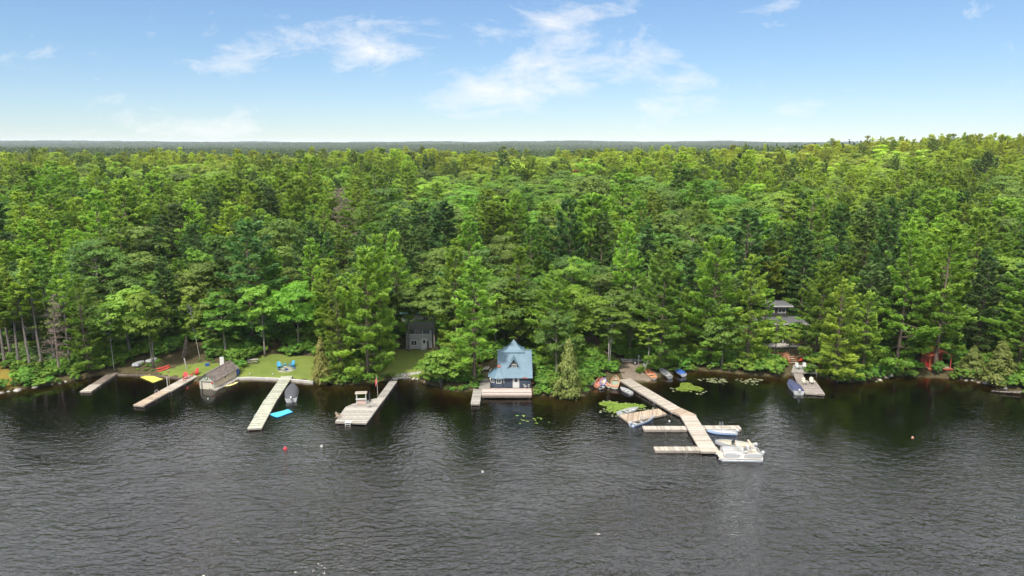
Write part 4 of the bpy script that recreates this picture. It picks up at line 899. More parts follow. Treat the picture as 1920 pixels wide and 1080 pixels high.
mb = MB(); mb.box((0, .35, .03), (.95, .8, .035)); mb.build('step_top', WHITE, e)
for s_ in (-.38, .38): mb = MB(); mb.bar((s_, -.05, .05), (s_, -.25, -1.1), .06, .09); mb.build('side_rail', WHITE, e)
for k in range(3): mb = MB(); mb.box((0, -.1-.05*k, -.2-.3*k), (.72, .14, .03)); mb.build('tread', WHITE, e)
chair('small tan chair at the left front corner of the platform dock', at(635,783,.47), 1.2, WOODT, s=.9)

# posts and flag marker on the tan dock
p = at(319,731,.45); e = thing('marker_pole', 'thin pole with red and white top rings standing in the narrow tan dock', 'pole', p); mb = MB(); mb.tube([(0,0,-1.2),(0,0,4.2)], .035, 6); mb.build('pole', WOODT, e)
for k in range(3): mb = MB(); mb.tube([(0,0,3.2+.35*k),(0,0,3.38+.35*k)], .075, 8); mb.build('ring', REDP if k % 2 == 0 else WHITE, e)
mb = MB(); mb.tube([(0,0,-1.2),(0,0,1.5)], .07, 7); o_ = mb.build('mooring_post', WHITE); o_.location = at(314,722,.3); tag(o_, 'short white mooring post left of the marker pole', 'post')

# ------------------------------------------------------------------ boats
def hull_rings(L, B, H, n=13, inset=0.0, full=.42, bowp=2.1, trans=.82, z0=0.0, rise=.28):
    R_ = []
    for i in range(n):
        s_ = i/(n-1); t = max(0, (s_-full)/(1-full)); b = B/2*(1-t**bowp)*(trans+(1-trans)*min(1, s_/full)) ; b = max(b-inset, .015)
        kz = z0+inset*1.1+H*.55*max(0, (s_-.72)/.28)**2; sz = H*(1+rise*s_*s_); y = -L/2+L*s_ - (inset*.9 if i == n-1 else 0) + (inset if i == 0 else 0)
        R_.append((y, b, kz, sz))
    return R_
def boat(label, stern, bow, B=1.45, H=.55, outer=GELW, inner=None, seats=3, motor=None, cover=None, flip=False, cat='boat', name='rowboat', z=None, seatm=None, group=None, zoff=0.0, wind=False, canoe=False, roll=0.0, lift=None, Lmin=0):
    if z is None: a, b = ground(*stern), ground(*bow)
    else: a, b = at(*stern, z), at(*bow, z)
    L = max((b-a).to_2d().length, Lmin); c = (a+b)/2; rz = math.atan2(b.y-a.y, b.x-a.x)-math.pi/2
    pit = math.atan2(b.z-a.z, (b-a).to_2d().length)
    e = thing(name, label, cat, (c.x, c.y, c.z+zoff), rz, group); e.rotation_mode = 'XYZ'; e.rotation_euler = (pit+(0), roll, rz)
    if flip: e.rotation_euler = (pit, math.pi+roll, rz); e.location.z += H*1.02
    inner = inner or outer
    full, bowp, tr = (.42, 2.1, .82) if not canoe else (.5, 1.9, .1)
    ou, inn = hull_rings(L, B, H, full=full, bowp=bowp, trans=tr, rise=.28 if not flip else .06), hull_rings(L, B, H, inset=.045, full=full, bowp=bowp, trans=tr, rise=.28 if not flip else .06)
    if canoe:
        for i in range(len(ou)):
            s_ = i/(len(ou)-1); q = max(.02, (1-abs(2*s_-1)**2.2)); ou[i] = (ou[i][0], B/2*q, ou[i][2]*0+H*.35*abs(2*s_-1)**4, H*(1+.25*abs(2*s_-1)**3)); inn[i] = (inn[i][0], max(.01, B/2*q-.04), ou[i][2]+.05, ou[i][3])
    def sect(y, b, k, s_): return [(-b, y, s_), (-.97*b, y, k+(s_-k)*.55), (-.78*b, y, k+(s_-k)*.16), (0, y, k), (.78*b, y, k+(s_-k)*.16), (.97*b, y, k+(s_-k)*.55), (b, y, s_)]
    mb = MB(2); mb.csm = True; mb.loft([sect(*r_) for r_ in ou], closed=False, caps=False)
    n = len(ou); i0 = 0; mb._add(sect(*ou[0]), [tuple(range(7))[::-1]])
    mb.cm = 1; mb.loft([sect(*r_)[::-1] for r_ in inn], closed=False, caps=False); mb._add(sect(*inn[0]), [tuple(range(7))])
    mb.cm = 2; mb.csm = False
    for sg in (-1, 1):
        mb.loft([[(sg*r_[1]*1.03, r_[0], r_[3]+.02), (sg*r_[1]*1.03, r_[0], r_[3]-.05), (sg*(q_[1]-.02), r_[0], r_[3]-.05), (sg*(q_[1]-.02), r_[0], r_[3]+.02)] for r_, q_ in zip(ou, inn)])
    mb.box((0, -L/2+.03, H-.02), (ou[0][1]*2, .07, .09))
    hull = mb.build('hull', [outer, inner, seatm or outer], e)
    if not flip and not cover:
        for k in range(seats):
            s_ = .14+.62*k/max(1, seats-1) if seats > 1 else .45; i = min(len(ou)-1, int(s_*(len(ou)-1)+.5)); m2 = MB(k); m2.box((0, ou[i][0], H*.66), (ou[i][1]*1.86, .30, .04)); m2.build('seat', seatm or inner, e)
    if cover:
        m2 = MB(1); m2.csm = True; rings = []
        for i, (y, b, k, s_) in enumerate(ou):
            t = i/(len(ou)-1); crown = .34*math.sin(min(1, t*1.3+.12)*math.pi)**.7*(B/1.8) if t < .95 else .0; bb = b*1.0; yy = y+(.22*(L/5) if i == 0 else 0)
            rings.append([(-bb*1.02, yy, s_-.12), (-bb*1.02, yy, s_+.03), (-.6*bb, yy, s_+.05+crown*.7), (0, yy, s_+.06+crown), (.6*bb, yy, s_+.05+crown*.7), (bb*1.02, yy, s_+.03), (bb*1.02, yy, s_-.12)])
        m2.loft(rings[:-1] + [[(x*.3, y-.02, z_) for x, y, z_ in rings[-1]]], closed=False, caps=True); m2.build('cover', cover, e)
    if wind:
        m2 = MB(); m2.slab([(-B*.36, L*.08, H+.05), (B*.36, L*.08, H+.05), (B*.30, -L*.0, H+.42), (-B*.30, -L*.0, H+.42)], .02); m2.build('windscreen', GLASS, e)
    if motor: outboard(e, -L/2-.12, H, motor)
    return e
def outboard(e, y, H, m, x=0.0, s=1.0):
    mb = MB(); mb.csm = True; mb.loft([[(x+w*math.cos(a)*s, y-.08*s+.26*s*k_*math.sin(a), H+h_) for a in [6.283*q/10 for q in range(10)]] for h_, w, k_ in [(.0,.13,.8),(.12,.18,1.),(.34,.18,1.),(.46,.12,.7)]]); mo = mb.build('motor', m, e)
    m2 = MB(); m2.box((x, y-.06*s, H-.45), (.10, .20, 1.0)); m2.build('motor_leg', ALUG, mo)
def kayak(label, a_px, b_px, m, z=None, roll=0., zoff=.0, group=None, cat='kayak', B=.72, H=.34):
    if z is None: a, b = ground(*a_px), ground(*b_px)
    else: a, b = at(*a_px, z), at(*b_px, z)
    c = (a+b)/2; L = (b-a).length; e = thing('kayak', label, cat, (c.x, c.y, c.z+zoff), math.atan2(b.y-a.y, b.x-a.x)-math.pi/2, group); e.rotation_euler = (math.atan2(b.z-a.z, (b-a).to_2d().length), roll, e.rotation_euler[2])
    mb = MB(); mb.csm = True; R_ = []
    for i in range(15):
        s_ = i/14; q = max(.03, (1-abs(2*s_-1)**2.0)); R_.append([(B/2*q*math.cos(t), -L/2+L*s_, H*.5+.10*abs(2*s_-1)**3+H*.5*(.35+.65*q)*math.sin(t)) for t in [6.283*k/10 for k in range(10)]])
    mb.loft(R_); mb.build('hull', m, e); mb = MB(); mb.csm = True; mb.lathe([(.33,.0),(.36,.05),(.30,.055),(.27,.0)], 12, (0,0,0)); ck = mb.build('cockpit_rim', BLK, e); ck.scale = (.8, 1.5, 1); ck.location = (0, -.1, H*.93)
    return e
kayak('upper of two red kayaks on the bank behind the yellow mat', (293,695), (319,687), REDK, zoff=.05); kayak('lower of two red kayaks on the bank behind the yellow mat', (295,699.5), (321,690), REDK, zoff=.05)
boat('overturned grey aluminium boat on the bank left of the twin-stemmed maple', (254,690), (271,676), 1.5, .6, ALUG, flip=True, cat='boat')
boat('overturned white rowboat behind the twin-stemmed maple', (278,682), (297,670), 1.3, .5, GELW, flip=True, cat='boat')
boat('white motorboat under a charcoal canvas cover beside the long greenish dock', (546,752), (549,724), 2.25, .85, GELW, seats=0, cover=CHAR, motor=GELW, name='motorboat', z=.2, zoff=-.42)
boat('white motorboat with a navy canvas cover beside the square grey dock', (1498,738), (1480,717), 2.2, .85, GELW, seats=0, cover=NAVY, motor=GELW, name='motorboat', z=.2, zoff=-.42)
boat('bright blue canoe lying overturned beside the cedar', (1089,717.5), (1115,707.5), 1.0, .42, BLUEC, flip=True, canoe=True, name='canoe', cat='canoe', zoff=.1)
boat('small pale green overturned dinghy just below the blue canoe', (1106,723), (1115,714.5), .95, .35, GREENP, flip=True)
boat('salmon red rowboat tipped on its side at the canoe landing', (1117,729), (1124,712), 1.15, .5, SALM, SALM, seats=2, roll=.65, zoff=.2)
boat('small purple-blue skiff between the salmon rowboat and the birch stem', (1127,725), (1133,714), 1.0, .42, mat('purple_blue_paint', (.17,.19,.48), .5, noise=.1), CREAM, seats=1, roll=.4, zoff=.15)
boat('short white dinghy with a black seat at the canoe landing edge', (1124,729.5), (1135,727.5), .95, .4, GELW, GELW, seats=1, seatm=BLK, z=.1, zoff=-.08)
boat('cream wooden skiff lying right of the white dinghy', (1142,728.5), (1134,720), .85, .35, CREAM, SALM, seats=1, zoff=.05)
boat('brown and white rowboat with orange seats drawn up left of the long dock', (1152,731), (1155,711), 1.6, .6, WOODP, mat('boat_green_floor', (.22,.25,.19), .7, noise=.2), seats=2, seatm=ORNG, zoff=.06)
boat('pale grey rowboat afloat along the shore end of the long dock', (1183,738), (1163,728), 1.25, .45, GELW, ALUG, seats=3, seatm=GELW, z=.15, zoff=-.28)
boat('orange wooden rowboat half drawn ashore right of the dirt track', (1226,713), (1210,695), 1.5, .5, WOODP, ORNG, seats=3, seatm=ORNG, zoff=.02)
boat('grey aluminium rowboat between the orange rowboat and the blue covered one', (1256,711), (1235,694), 1.5, .5, ALU, ALUG, seats=3, seatm=ALU, zoff=.02)
boat('small rowboat under a bright blue cover, rightmost at the landing', (1282,707), (1266,696), 1.5, .55, GELW, seats=0, cover=DBLUE, zoff=.02)
boat('little white dinghy on the bank above the orange rowboat', (1212,692), (1210,682), 1.1, .45, GELW, ALUG, seats=2, zoff=.05)
boat('white rowboat tied behind the low side platform, next to the lily pads', (1160,776), (1197,766), 1.35, .5, GELW, ALUG, seats=3, seatm=GELW, z=.2, zoff=-.34)
boat('pale blue rowboat with outboard tied at the front of the low side platform', (1184,797), (1227,782), 1.45, .55, mat('pale_blue_gelcoat', (.45,.55,.74), .3), GELW, seats=3, seatm=GELW, motor=ALUG, z=.2, zoff=-.36)
boat('blue and white rowboat with outboard tied to the right finger dock', (1380,812), (1326,809), 1.4, .55, mat('sky_blue_gelcoat', (.36,.50,.74), .3), GELW, seats=3, seatm=GELW, motor=GELW, z=.2, zoff=-.36)
boat('white open runabout moored behind the pontoon boat', (1414,838), (1341,830), 2.0, .85, GELW, CREAM, seats=3, seatm=GELW, motor=GELW, wind=True, name='runabout', z=.3, zoff=-.65)

# pontoon boat
p0, p1 = at(1348,852,.6), at(1424,852,.6); c = (p0+p1)/2; L = 5.9; Wd = 2.45
e = thing('pontoon_boat', 'white pontoon boat with tan folded canopy arch at the end of the long dock', 'boat', (c.x, c.y, 0), -.05)
for s_ in (-1, 1):
    mb = MB(); mb.csm = True; mb.tube([(-L/2-.1, s_*.85, .22), (-L/2+.5, s_*.85, .12), (L/2-.2, s_*.85, .12), (L/2, s_*.85, .15)], [.06, .33, .33, .28], 12); mb.build('float_tube', ALU, e)
mb = MB(); mb.box((0, 0, .50), (L, Wd, .09)); mb.build('deck', mat('pontoon_floor', (.55,.50,.44), .8, noise=.12), e)
mb = MB(); mb.box((-L/2+.28, 0, .556), (.5, Wd-.1, .02)); mb.build('front_mat', TANC, e)
for (x0, y0, x1, y1) in [(-2.3,-1.14,-.3,-1.14), (.35,-1.14,2.75,-1.14), (-2.3,1.14,.9,1.14), (1.4,1.14,2.75,1.14), (-2.35,-1.05,-2.35,-.35), (-2.35,.35,-2.35,1.05), (2.8,-1.05,2.8,1.05)]:
    mb = MB(); mb.bar((x0,y0,.87), (x1,y1,.87), .035, .52); f_ = mb.build('fence_panel', GELW, e)
    mb = MB(); mb.tube([(x0,y0,.545), (x0,y0,1.17), (x1,y1,1.17), (x1,y1,.545)], .02, 6); mb.build('rail', ALU, f_)
for (x, y, sx, sy, bk) in [(-1.4,-.80,1.5,.55,-1), (-1.4,.80,1.5,.55,1), (1.7,-.80,1.6,.55,-1), (1.9,.80,1.2,.55,1)]:
    mb = MB(); mb.box((x, y, .77), (sx, sy, .42)); s0 = mb.build('bench', CREAM if x > 0 else GELW, e); mb = MB(); mb.box((x, y+bk*.2, 1.13), (sx*.98, .14, .28), rx=-.12*bk); mb.build('back_cushion', GELW, s0)
mb = MB(); mb.box((.35, .55, .90), (.6, .75, .68)); mb.slab([(.1,.25,1.25),(.1,.9,1.25),(.3,.85,1.55),(.3,.3,1.55)], .02); mb.build('helm_console', GELW, e)
mb = MB(); mb.box((1.05, .5, .80), (.5, .5, .10)); mb.box((1.27, .5, 1.08), (.1, .5, .5), ry=.15); mb.tube([(1.05,.5,.55),(1.05,.5,.76)], .06, 6); mb.build('helm_seat', GELW, e)
mb = MB(); mb.box((-.1, -.55, .78), (.5, .6, .46)); mb.build('cooler', WHITE, e)
for (dx, hz_, r0) in ((0, 2.35, .028), (.55, 1.75, .022)):
    mb = MB(); mb.tube([(1.3+dx*.3,-1.1,1.17), (1.3+dx,-1.05,hz_-.1), (1.3+dx,-.7,hz_), (1.3+dx,.7,hz_), (1.3+dx,1.05,hz_-.1), (1.3+dx*.3,1.1,1.17)], r0, 6); mb.build('canopy_frame', ALU, e)
mb = MB(); mb.csm = True; mb.tube([(1.28,-1.02,hz_+.35), (1.30,-.7,2.42), (1.30,.7,2.42), (1.28,1.02,hz_+.35)], [.08,.12,.12,.08], 8); mb.build('folded_canopy', TANC, e)
outb = thing
mb = MB(); mb.csm = True; mb.loft([[(L/2+.28+.24*k_*math.cos(a), .17*k_*math.sin(a), z_) for a in [6.283*q/10 for q in range(10)]] for z_, k_ in [(.62,.75),(.78,1.),(1.05,1.),(1.2,.6)]]); mo = mb.build('motor', GELW, e)
mb = MB(); mb.box((L/2+.22, 0, .15), (.2, .1, .95)); mb.build('motor_leg', ALUG, mo)
mb = MB(); [mb.tube([(2.3+s_*.16,-1.3,.6), (2.3+s_*.16,-1.33,-.5)], .022, 5) for s_ in (-1, 1)]; [mb.box((2.3,-1.33,.3-.28*k), (.34,.06,.03)) for k in range(3)]; mb.build('boarding_ladder', ALU, e)

# floating mats, buoys, lily pads
def slab_thing(name, label, cat, pts, z, th, m):
    P = [at(a, b, z) for a, b in pts]; c = sum(P, Vector())/len(P); n = 7; mb = MB(); mb.csm = False; top = []
    q = [p-c for p in P]; rows = []
    for i in range(n):
        for j in range(n):
            u, v = i/(n-1), j/(n-1); p = q[0].lerp(q[1], u).lerp(q[3].lerp(q[2], u), v); p.z = .02*math.sin(u*7+v*3)+.015*math.sin(v*9); rows.append(p)
    fs = [(i*n+j, (i+1)*n+j, (i+1)*n+j+1, i*n+j+1) for i in range(n-1) for j in range(n-1)]; mb._add(rows, fs, .5)
    o = mb.build(name, m); s_ = o.modifiers.new('thickness', 'SOLIDIFY'); s_.thickness = th; s_.offset = 0; o.location = c; return tag(o, label, cat)
slab_thing('floating_mat', 'flat yellow foam mat floating between the two left docks', 'float mat', [(263,707.5),(280,702.5),(306,711),(287,717.5)], .09, .07, YEL)
slab_thing('floating_mat', 'bright blue foam mat floating off the end of the long greenish dock', 'float mat', [(504,777),(540,767.5),(549,772.5),(519,783)], .09, .07, CYAN)
def buoy(label, px, py, m, r):
    e = thing('mooring_buoy', label, 'buoy', at(px, py, 0)); r *= .78; mb = MB(); mb.csm = True; mb.lathe([(r*.5,-r*.6),(r,-.1*r),(r*.98,.35*r),(r*.6,.95*r),(r*.15,1.15*r)], 12); mb.build('float', m, e)
    mb = MB(); mb.tube([(0,0,1.1*r),(0,0,1.5*r)], .04, 6); mb.build('eye', ALU, e)
buoy('red mooring buoy on open water below the blue mat', 535, 842, REDP, .36); buoy('white mooring buoy right of the red buoy', 603, 837, WHITE, .26)
buoy('lone small white buoy in the middle of the open water', 905, 885, WHITE, .2); buoy('small orange buoy on the dark water at right', 1711, 821, ORNG, .22)
buoy('white float left of the narrow finger dock', 1255, 790, WHITE, .2); buoy('tiny white float beside the platform near the boathouse', 390, 748, WHITE, .14)
def pads(label, px, py, rx, ry, n, m, r0, r1, seed, name='lily_pads', lift=0.0):
    c = at(px, py, 0); a = at(px+rx, py, 0); b = at(px, py-ry, 0); RX, RY = (a-c).length, (b-c).length; rr = random.Random(seed); mb = MB(seed)
    for k in range(n):
        t = rr.uniform(0, 6.28); q = rr.random()**.6*(.75+.25*math.sin(3*t+seed)); r_ = rr.uniform(r0, r1); x, y = RX*q*math.cos(t), RY*q*math.sin(t); z_ = .012+rr.random()*.01+lift*rr.random()
        st = rr.uniform(0, 6.28); vs = [(x, y, z_)]+[(x+r_*math.cos(st+5.7*i/9), y+r_*math.sin(st+5.7*i/9), z_+rr.uniform(0, .03)*(1+8*lift)) for i in range(10)]
        mb._add(vs, [(0, i, i+1) for i in range(1, 10)])
    o = mb.build(name, m); o.location = c; return tag(o, label, 'lily pads', kind='stuff')
pads('bright green lily pads crowded beside the white tied rowboat', 1163, 764, 48, 11, 620, LILY, .12, .26, 1, lift=.18); pads('scattered pale lily pads around the bright green patch', 1168, 766, 66, 17, 110, PADG, .12, .26, 2)
pads('bright green lily pad patch below the blue covered rowboat', 1291, 728, 28, 9, 420, LILY, .12, .26, 3, lift=.18); pads('few pale lily pads ringing the patch below the blue covered rowboat', 1291, 730, 42, 12, 45, PADG, .14, .28, 4)
pads('sparse pale lily pads near the shore right of the landing', 1342, 714, 34, 7, 55, PADG, .14, .3, 5); pads('sparse pale lily pads below the dark flat-roofed cottage', 1405, 715, 34, 7, 45, PADG, .14, .3, 6)
pads('few yellow-green pads drifting before the cedar', 1010, 788, 70, 12, 16, LILY, .14, .26, 7)
# ------------------------------------------------------------------ buildings
def window(e, c, w, h, nx_=2, ny_=1, d=(0,-1), frame=WHITE, t=.09, glass=GLASS, name='window'):
    """framed window on a wall whose outward direction is d: frame part with its panes below it"""
    cx_, cy_, cz_ = c; n = Vector((d[0], d[1], 0)).normalized(); u = Vector((-n.y, n.x, 0)); mb = MB()
    P = lambda a, z_, o_: (cx_+u.x*a+n.x*o_, cy_+u.y*a+n.y*o_, cz_+z_)
    for s_ in (-1, 1):
        mb.bar(P(s_*(w/2), -h/2-t/2, .03), P(s_*(w/2), h/2+t/2, .03), t, .07); mb.bar(P(-w/2+t/2, s_*h/2, .03), P(w/2-t/2, s_*h/2, .03), .07, t)
    for k in range(1, nx_): mb.bar(P(-w/2+w*k/nx_, -h/2+t/2, .025), P(-w/2+w*k/nx_, h/2-t/2, .025), t*.7, .05)
    for k in range(1, ny_): mb.bar(P(-w/2+t/2, -h/2+h*k/ny_, .024), P(w/2-t/2, -h/2+h*k/ny_, .024), .05, t*.5)
    f_ = mb.build(name, frame, e)
    for k in range(nx_):
        m2 = MB(); a0, a1 = -w/2+w*k/nx_+t*.4, -w/2+w*(k+1)/nx_-t*.4; m2.bar(P(a0, 0, .006), P(a1, 0, .006), .02, h-t*.9); m2.build('pane', glass, f_)
    return f_
def door(e, c, w=.95, h=2.05, m=WHITE, lite=True, d=(0,-1)):
    cx_, cy_, cz_ = c; mb = MB(); mb.box((cx_, cy_-.03, cz_+h/2), (w, .06, h)); dr = mb.build('door', m, e)
    mb = MB(); [mb.box((cx_+s_*(w/2+.05), cy_-.035, cz_+h/2), (.09, .08, h+.02)) for s_ in (-1, 1)]; mb.box((cx_, cy_-.035, cz_+h+.06), (w+.2, .08, .1)); mb.build('door_frame', m, dr)
    if lite: mb = MB(); mb.box((cx_, cy_-.066, cz_+h*.72), (w*.52, .012, h*.36)); mb.build('door_pane', GLASS, dr)
    mb = MB(); mb.tube([(cx_+w*.38, cy_-.06, cz_+1.0), (cx_+w*.38, cy_-.13, cz_+1.0)], .03, 6); mb.build('door_handle', ALU, dr)
def metal_roof(e, quad, m, th=.06, pitch_=.4, name='roof', ribs=True):
    """quad: eave-left, eave-right, ridge-right, ridge-left; raised ribs run up the slope"""
    q = [Vector(p) for p in quad]; mb = MB(); mb.slab(q, th); nn = (q[1]-q[0]).cross(q[-1]-q[0]).normalized()*.02
    n = max(2, int((q[1]-q[0]).length/pitch_))
    if ribs:
        for k in range(n+1): t = min(max(k/n, .006), .994); mb.bar(q[0].lerp(q[1], t)+nn, q[3].lerp(q[2], t)+nn, .045, .05)
    return mb.build(name, m, e)
def log_wall(mb, x0, x1, y, z0, z1, th=.16, step=.24, along='x'):
    z_ = z0; 
    while z_ < z1-.02:
        hh_ = min(step, z1-z_); c_ = ((x0+x1)/2, y, z_+hh_/2) if along == 'x' else (y, (x0+x1)/2, z_+hh_/2)
        mb.box(c_, (x1-x0, th, hh_-.03) if along == 'x' else (th, x1-x0, hh_-.03)); z_ += step
    mb.box(((x0+x1)/2, y, (z0+z1)/2) if along == 'x' else (y, (x0+x1)/2, (z0+z1)/2), (x1-x0-.02, th*.72, z1-z0) if along == 'x' else (th*.72, x1-x0-.02, z1-z0), tint=.1)

# --- blue-roofed cottage
Z0 = .62; fl_ = at(936, 727, Z0); fr_ = at(995.5, 727, Z0)
ox, oy = fl_.x, fl_.y; CW = fr_.x-fl_.x; e = thing('lake_cottage', 'navy log cottage with blue metal roof and round turret on the water', 'house', (ox, oy, Z0)); D_ = 7.6
mb = MB(3); log_wall(mb, 0, CW, .1, 0, 2.25); tag(mb.build('log_wall', NAVYLOG, e), kind='stuff')
mb = MB(4); log_wall(mb, .2, D_, CW-.1, 0, 2.25, along='y'); log_wall(mb, .2, D_, .1, 0, 2.25, along='y'); tag(mb.build('log_wall', NAVYLOG, e), kind='stuff')
mb = MB(5); log_wall(mb, 0, CW, D_, 0, 2.25); tag(mb.build('log_wall', NAVYLOG, e), kind='stuff')
RH = 5.75; RY_ = D_/2
mb = MB(); 
for x in (.1, CW-.1): mb._add([(x-.07, .15, 2.2), (x-.07, D_-.15, 2.2), (x-.07, RY_, RH-.35), (x+.07, .15, 2.2), (x+.07, D_-.15, 2.2), (x+.07, RY_, RH-.35)], [(0,1,2), (5,4,3), (0,3,4,1), (1,4,5,2), (2,5,3,0)])
mb.build('gable_wall', NAVYLOG, e)
metal_roof(e, [(-.35,-.55,1.95), (CW+.3,-.55,1.95), (CW+.2,RY_,RH), (-.35,RY_,RH)], BLUEROOF, pitch_=.33)
metal_roof(e, [(CW+.3,D_+.55,1.95), (-.35,D_+.55,1.95), (-.35,RY_+.004,RH), (CW+.2,RY_+.004,RH)], BLUEROOF, pitch_=.33)
mb = MB(); mb.bar((-.4,RY_,RH+.04), (CW+.25,RY_,RH+.04), .22, .07); mb.build('ridge_cap', mat('pale_blue_trim', (.16,.25,.31), .5), e)
# dormer
dx, dw, dz0, dz1, dy = CW*.46, 1.32, 3.0, 5.0, 1.15
mb = MB(); mb._add([(dx-dw, dy, dz0), (dx+dw, dy, dz0), (dx, dy, dz1), (dx-dw, dy+.9, dz0), (dx+dw, dy+.9, dz0), (dx, dy+2.3, dz1)], [(0,1,2), (0,2,5,3), (1,4,5,2), (0,3,4,1)]); mb.build('dormer_wall', DWALL, e)
r1 = metal_roof(e, [(dx-dw-.22, dy-.25, dz0-.25), (dx-.0, dy-.25, dz1+.12), (dx, dy+2.7, dz1+.12), (dx-dw-.22, dy+.55, dz0-.25)], BLUEROOF, name='dormer_roof', ribs=False)
r2 = metal_roof(e, [(dx+.0, dy-.25, dz1+.12), (dx+dw+.22, dy-.25, dz0-.25), (dx+dw+.22, dy+.55, dz0-.25), (dx, dy+2.7, dz1+.12)], BLUEROOF, name='dormer_roof', ribs=False)
for s_ in (-1, 1): mb = MB(); mb.bar((dx+s_*(dw+.2), dy-.28, dz0-.25), (dx, dy-.28, dz1+.10), .05, .10); mb.build('barge_board', mat('pale_blue_trim', (0,0,0)), e)
window(e, (dx+.05, dy-.02, dz0+.62), .72, .68, 2, 2)
# peaked flared lantern roof on the ridge
px_c, base, hgt = CW*.46, 1.75, 2.0; mb = MB(); rings = []
for t, k in ((0, 1.15), (.18, .80), (.45, .46), (1.0, .02)):
    w_ = base*k; rings.append([(px_c-w_, RY_+1.0-w_*.8, RH-.25+hgt*t), (px_c+w_, RY_+1.0-w_*.8, RH-.25+hgt*t), (px_c+w_, RY_+1.0+w_*.8, RH-.25+hgt*t), (px_c-w_, RY_+1.0+w_*.8, RH-.25+hgt*t)])
mb.loft(rings); mb.build('peaked_roof', BLUEROOF, e)
door(e, (CW*.53, .015, 0), .98, 2.0)
mb = MB(); mb.box((CW*.80, .0, 1.15), (1.9, .05, .07)); mb.build('wall_trim', mat('pale_blue_trim', (0,0,0)), e)
mb = MB(); mb.box((CW-.9, -.5, 1.99), (.5, .3, .16)); mb.box((CW-1.3, -.42, 2.02), (.25, .25, .2)); mb.build('roof_debris', RUSTB, e)
# turret
tc_, tr_ = Vector((-.05, 1.35, 0)), 1.72; oct_ = [(tc_.x+tr_*math.cos(R(22.5+45*k)), tc_.y+tr_*math.sin(R(22.5+45*k))) for k in range(8)]
mb = MB(8); z_ = 0
while z_ < 1.95: mb.prism([(tc_.x+(p[0]-tc_.x)*mb.r.uniform(.995, 1.01), tc_.y+(p[1]-tc_.y)*mb.r.uniform(.995, 1.01)) for p in oct_], z_, z_+.215); z_ += .24
mb.prism([(tc_.x+(p[0]-tc_.x)*.97, tc_.y+(p[1]-tc_.y)*.97) for p in oct_], 0, 2.05, tint=.1); tag(mb.build('turret_wall', NAVYLOG, e), kind='stuff')
for k in range(8):
    a0, a1 = R(22.5+45*k), R(22.5+45*(k+1)); ro = tr_+.42; A_ = (tc_.x+ro*math.cos(a0), tc_.y+ro*math.sin(a0), 1.88); B_ = (tc_.x+ro*math.cos(a1), tc_.y+ro*math.sin(a1), 1.88)
    q1 = (tc_.x+ro*.5*math.cos(a0), tc_.y+ro*.5*math.sin(a0), 2.85); q2 = (tc_.x+ro*.5*math.cos(a1), tc_.y+ro*.5*math.sin(a1), 2.85); q3 = (tc_.x+.06*math.cos(a0), tc_.y+.06*math.sin(a0), 3.62); q4 = (tc_.x+.06*math.cos(a1), tc_.y+.06*math.sin(a1), 3.62)
    mb = MB(); mb.slab([A_, B_, q2, q1], .05); mb.slab([q1, q2, q4, q3], .05); mb.bar(Vector(A_)+Vector((0,0,.03)), Vector(q1)+Vector((0,0,.03)), .06, .05); mb.bar(Vector(q1)+Vector((0,0,.03)), Vector(q3)+Vector((0,0,.03)), .06, .05); mb.build('turret_roof_panel', BLUEROOF, e)
mb = MB(); mb.csm = False; mb.lathe([(.42,3.30),(.40,3.62),(.2,3.75),(.05,3.80)], 8, (tc_.x, tc_.y, 0)); mb.build('turret_cap', RUSTB, e)
for k in (4, 5, 6):
    a = R(45*(k+1)); n_ = (math.cos(a), math.sin(a)); ap = tr_*math.cos(R(22.5))+.02; window(e, (tc_.x+n_[0]*ap, tc_.y+n_[1]*ap, 1.30), .82, .72, 2 if k != 5 else 2, 1, n_)
# cottage decks
CD = [at(*p, Z0) for p in [(903,741.5),(997,741.5),(996,728),(936,727.4),(904,727.4)]]; CL = [at(*p, Z0+.16) for p in [(898,727),(919,727),(921,690),(905,690)]]
dock('pale timber deck along the water in front of the blue-roofed cottage', [], polys=[(CD, Z0-.01, 0.0, mat('pink_grey_deck', (.34,.28,.25), .85, noise=.2, tint=.5))], name='timber_deck', cat='deck', depth=.34, seed=31, beam=WOODD)
dock('raised brown side deck left of the blue-roofed cottage', [], polys=[(CL, Z0+.17, 0.0, WOODG)], name='timber_deck', cat='deck', depth=.3, seed=32)
chair('white slatted chair on the deck right of the cottage door', at(987,727.5,Z0), .5, WHITE, s=1.1)
bench_table('weathered picnic table at the back of the raised side deck', at(913,697,Z0+.18), 1.4)
p = at(919.5, 727, Z0+.17); e = thing('lamp_post', 'dark lamp post with pale globe at the corner of the raised deck', 'lamp', p); mb = MB(); mb.tube([(0,0,-.1),(0,0,1.5)], .05, 6); mb.build('post', DARK, e); mb = MB(); mb.csm = True; mb.lathe([(.05,1.5),(.14,1.6),(.13,1.75),(.04,1.84)], 10); mb.build('globe', CREAM, e)
kayak('small red-orange kayak leaning right of the cottage deck', (996,724), (1001,717), ORNG, zoff=.15)

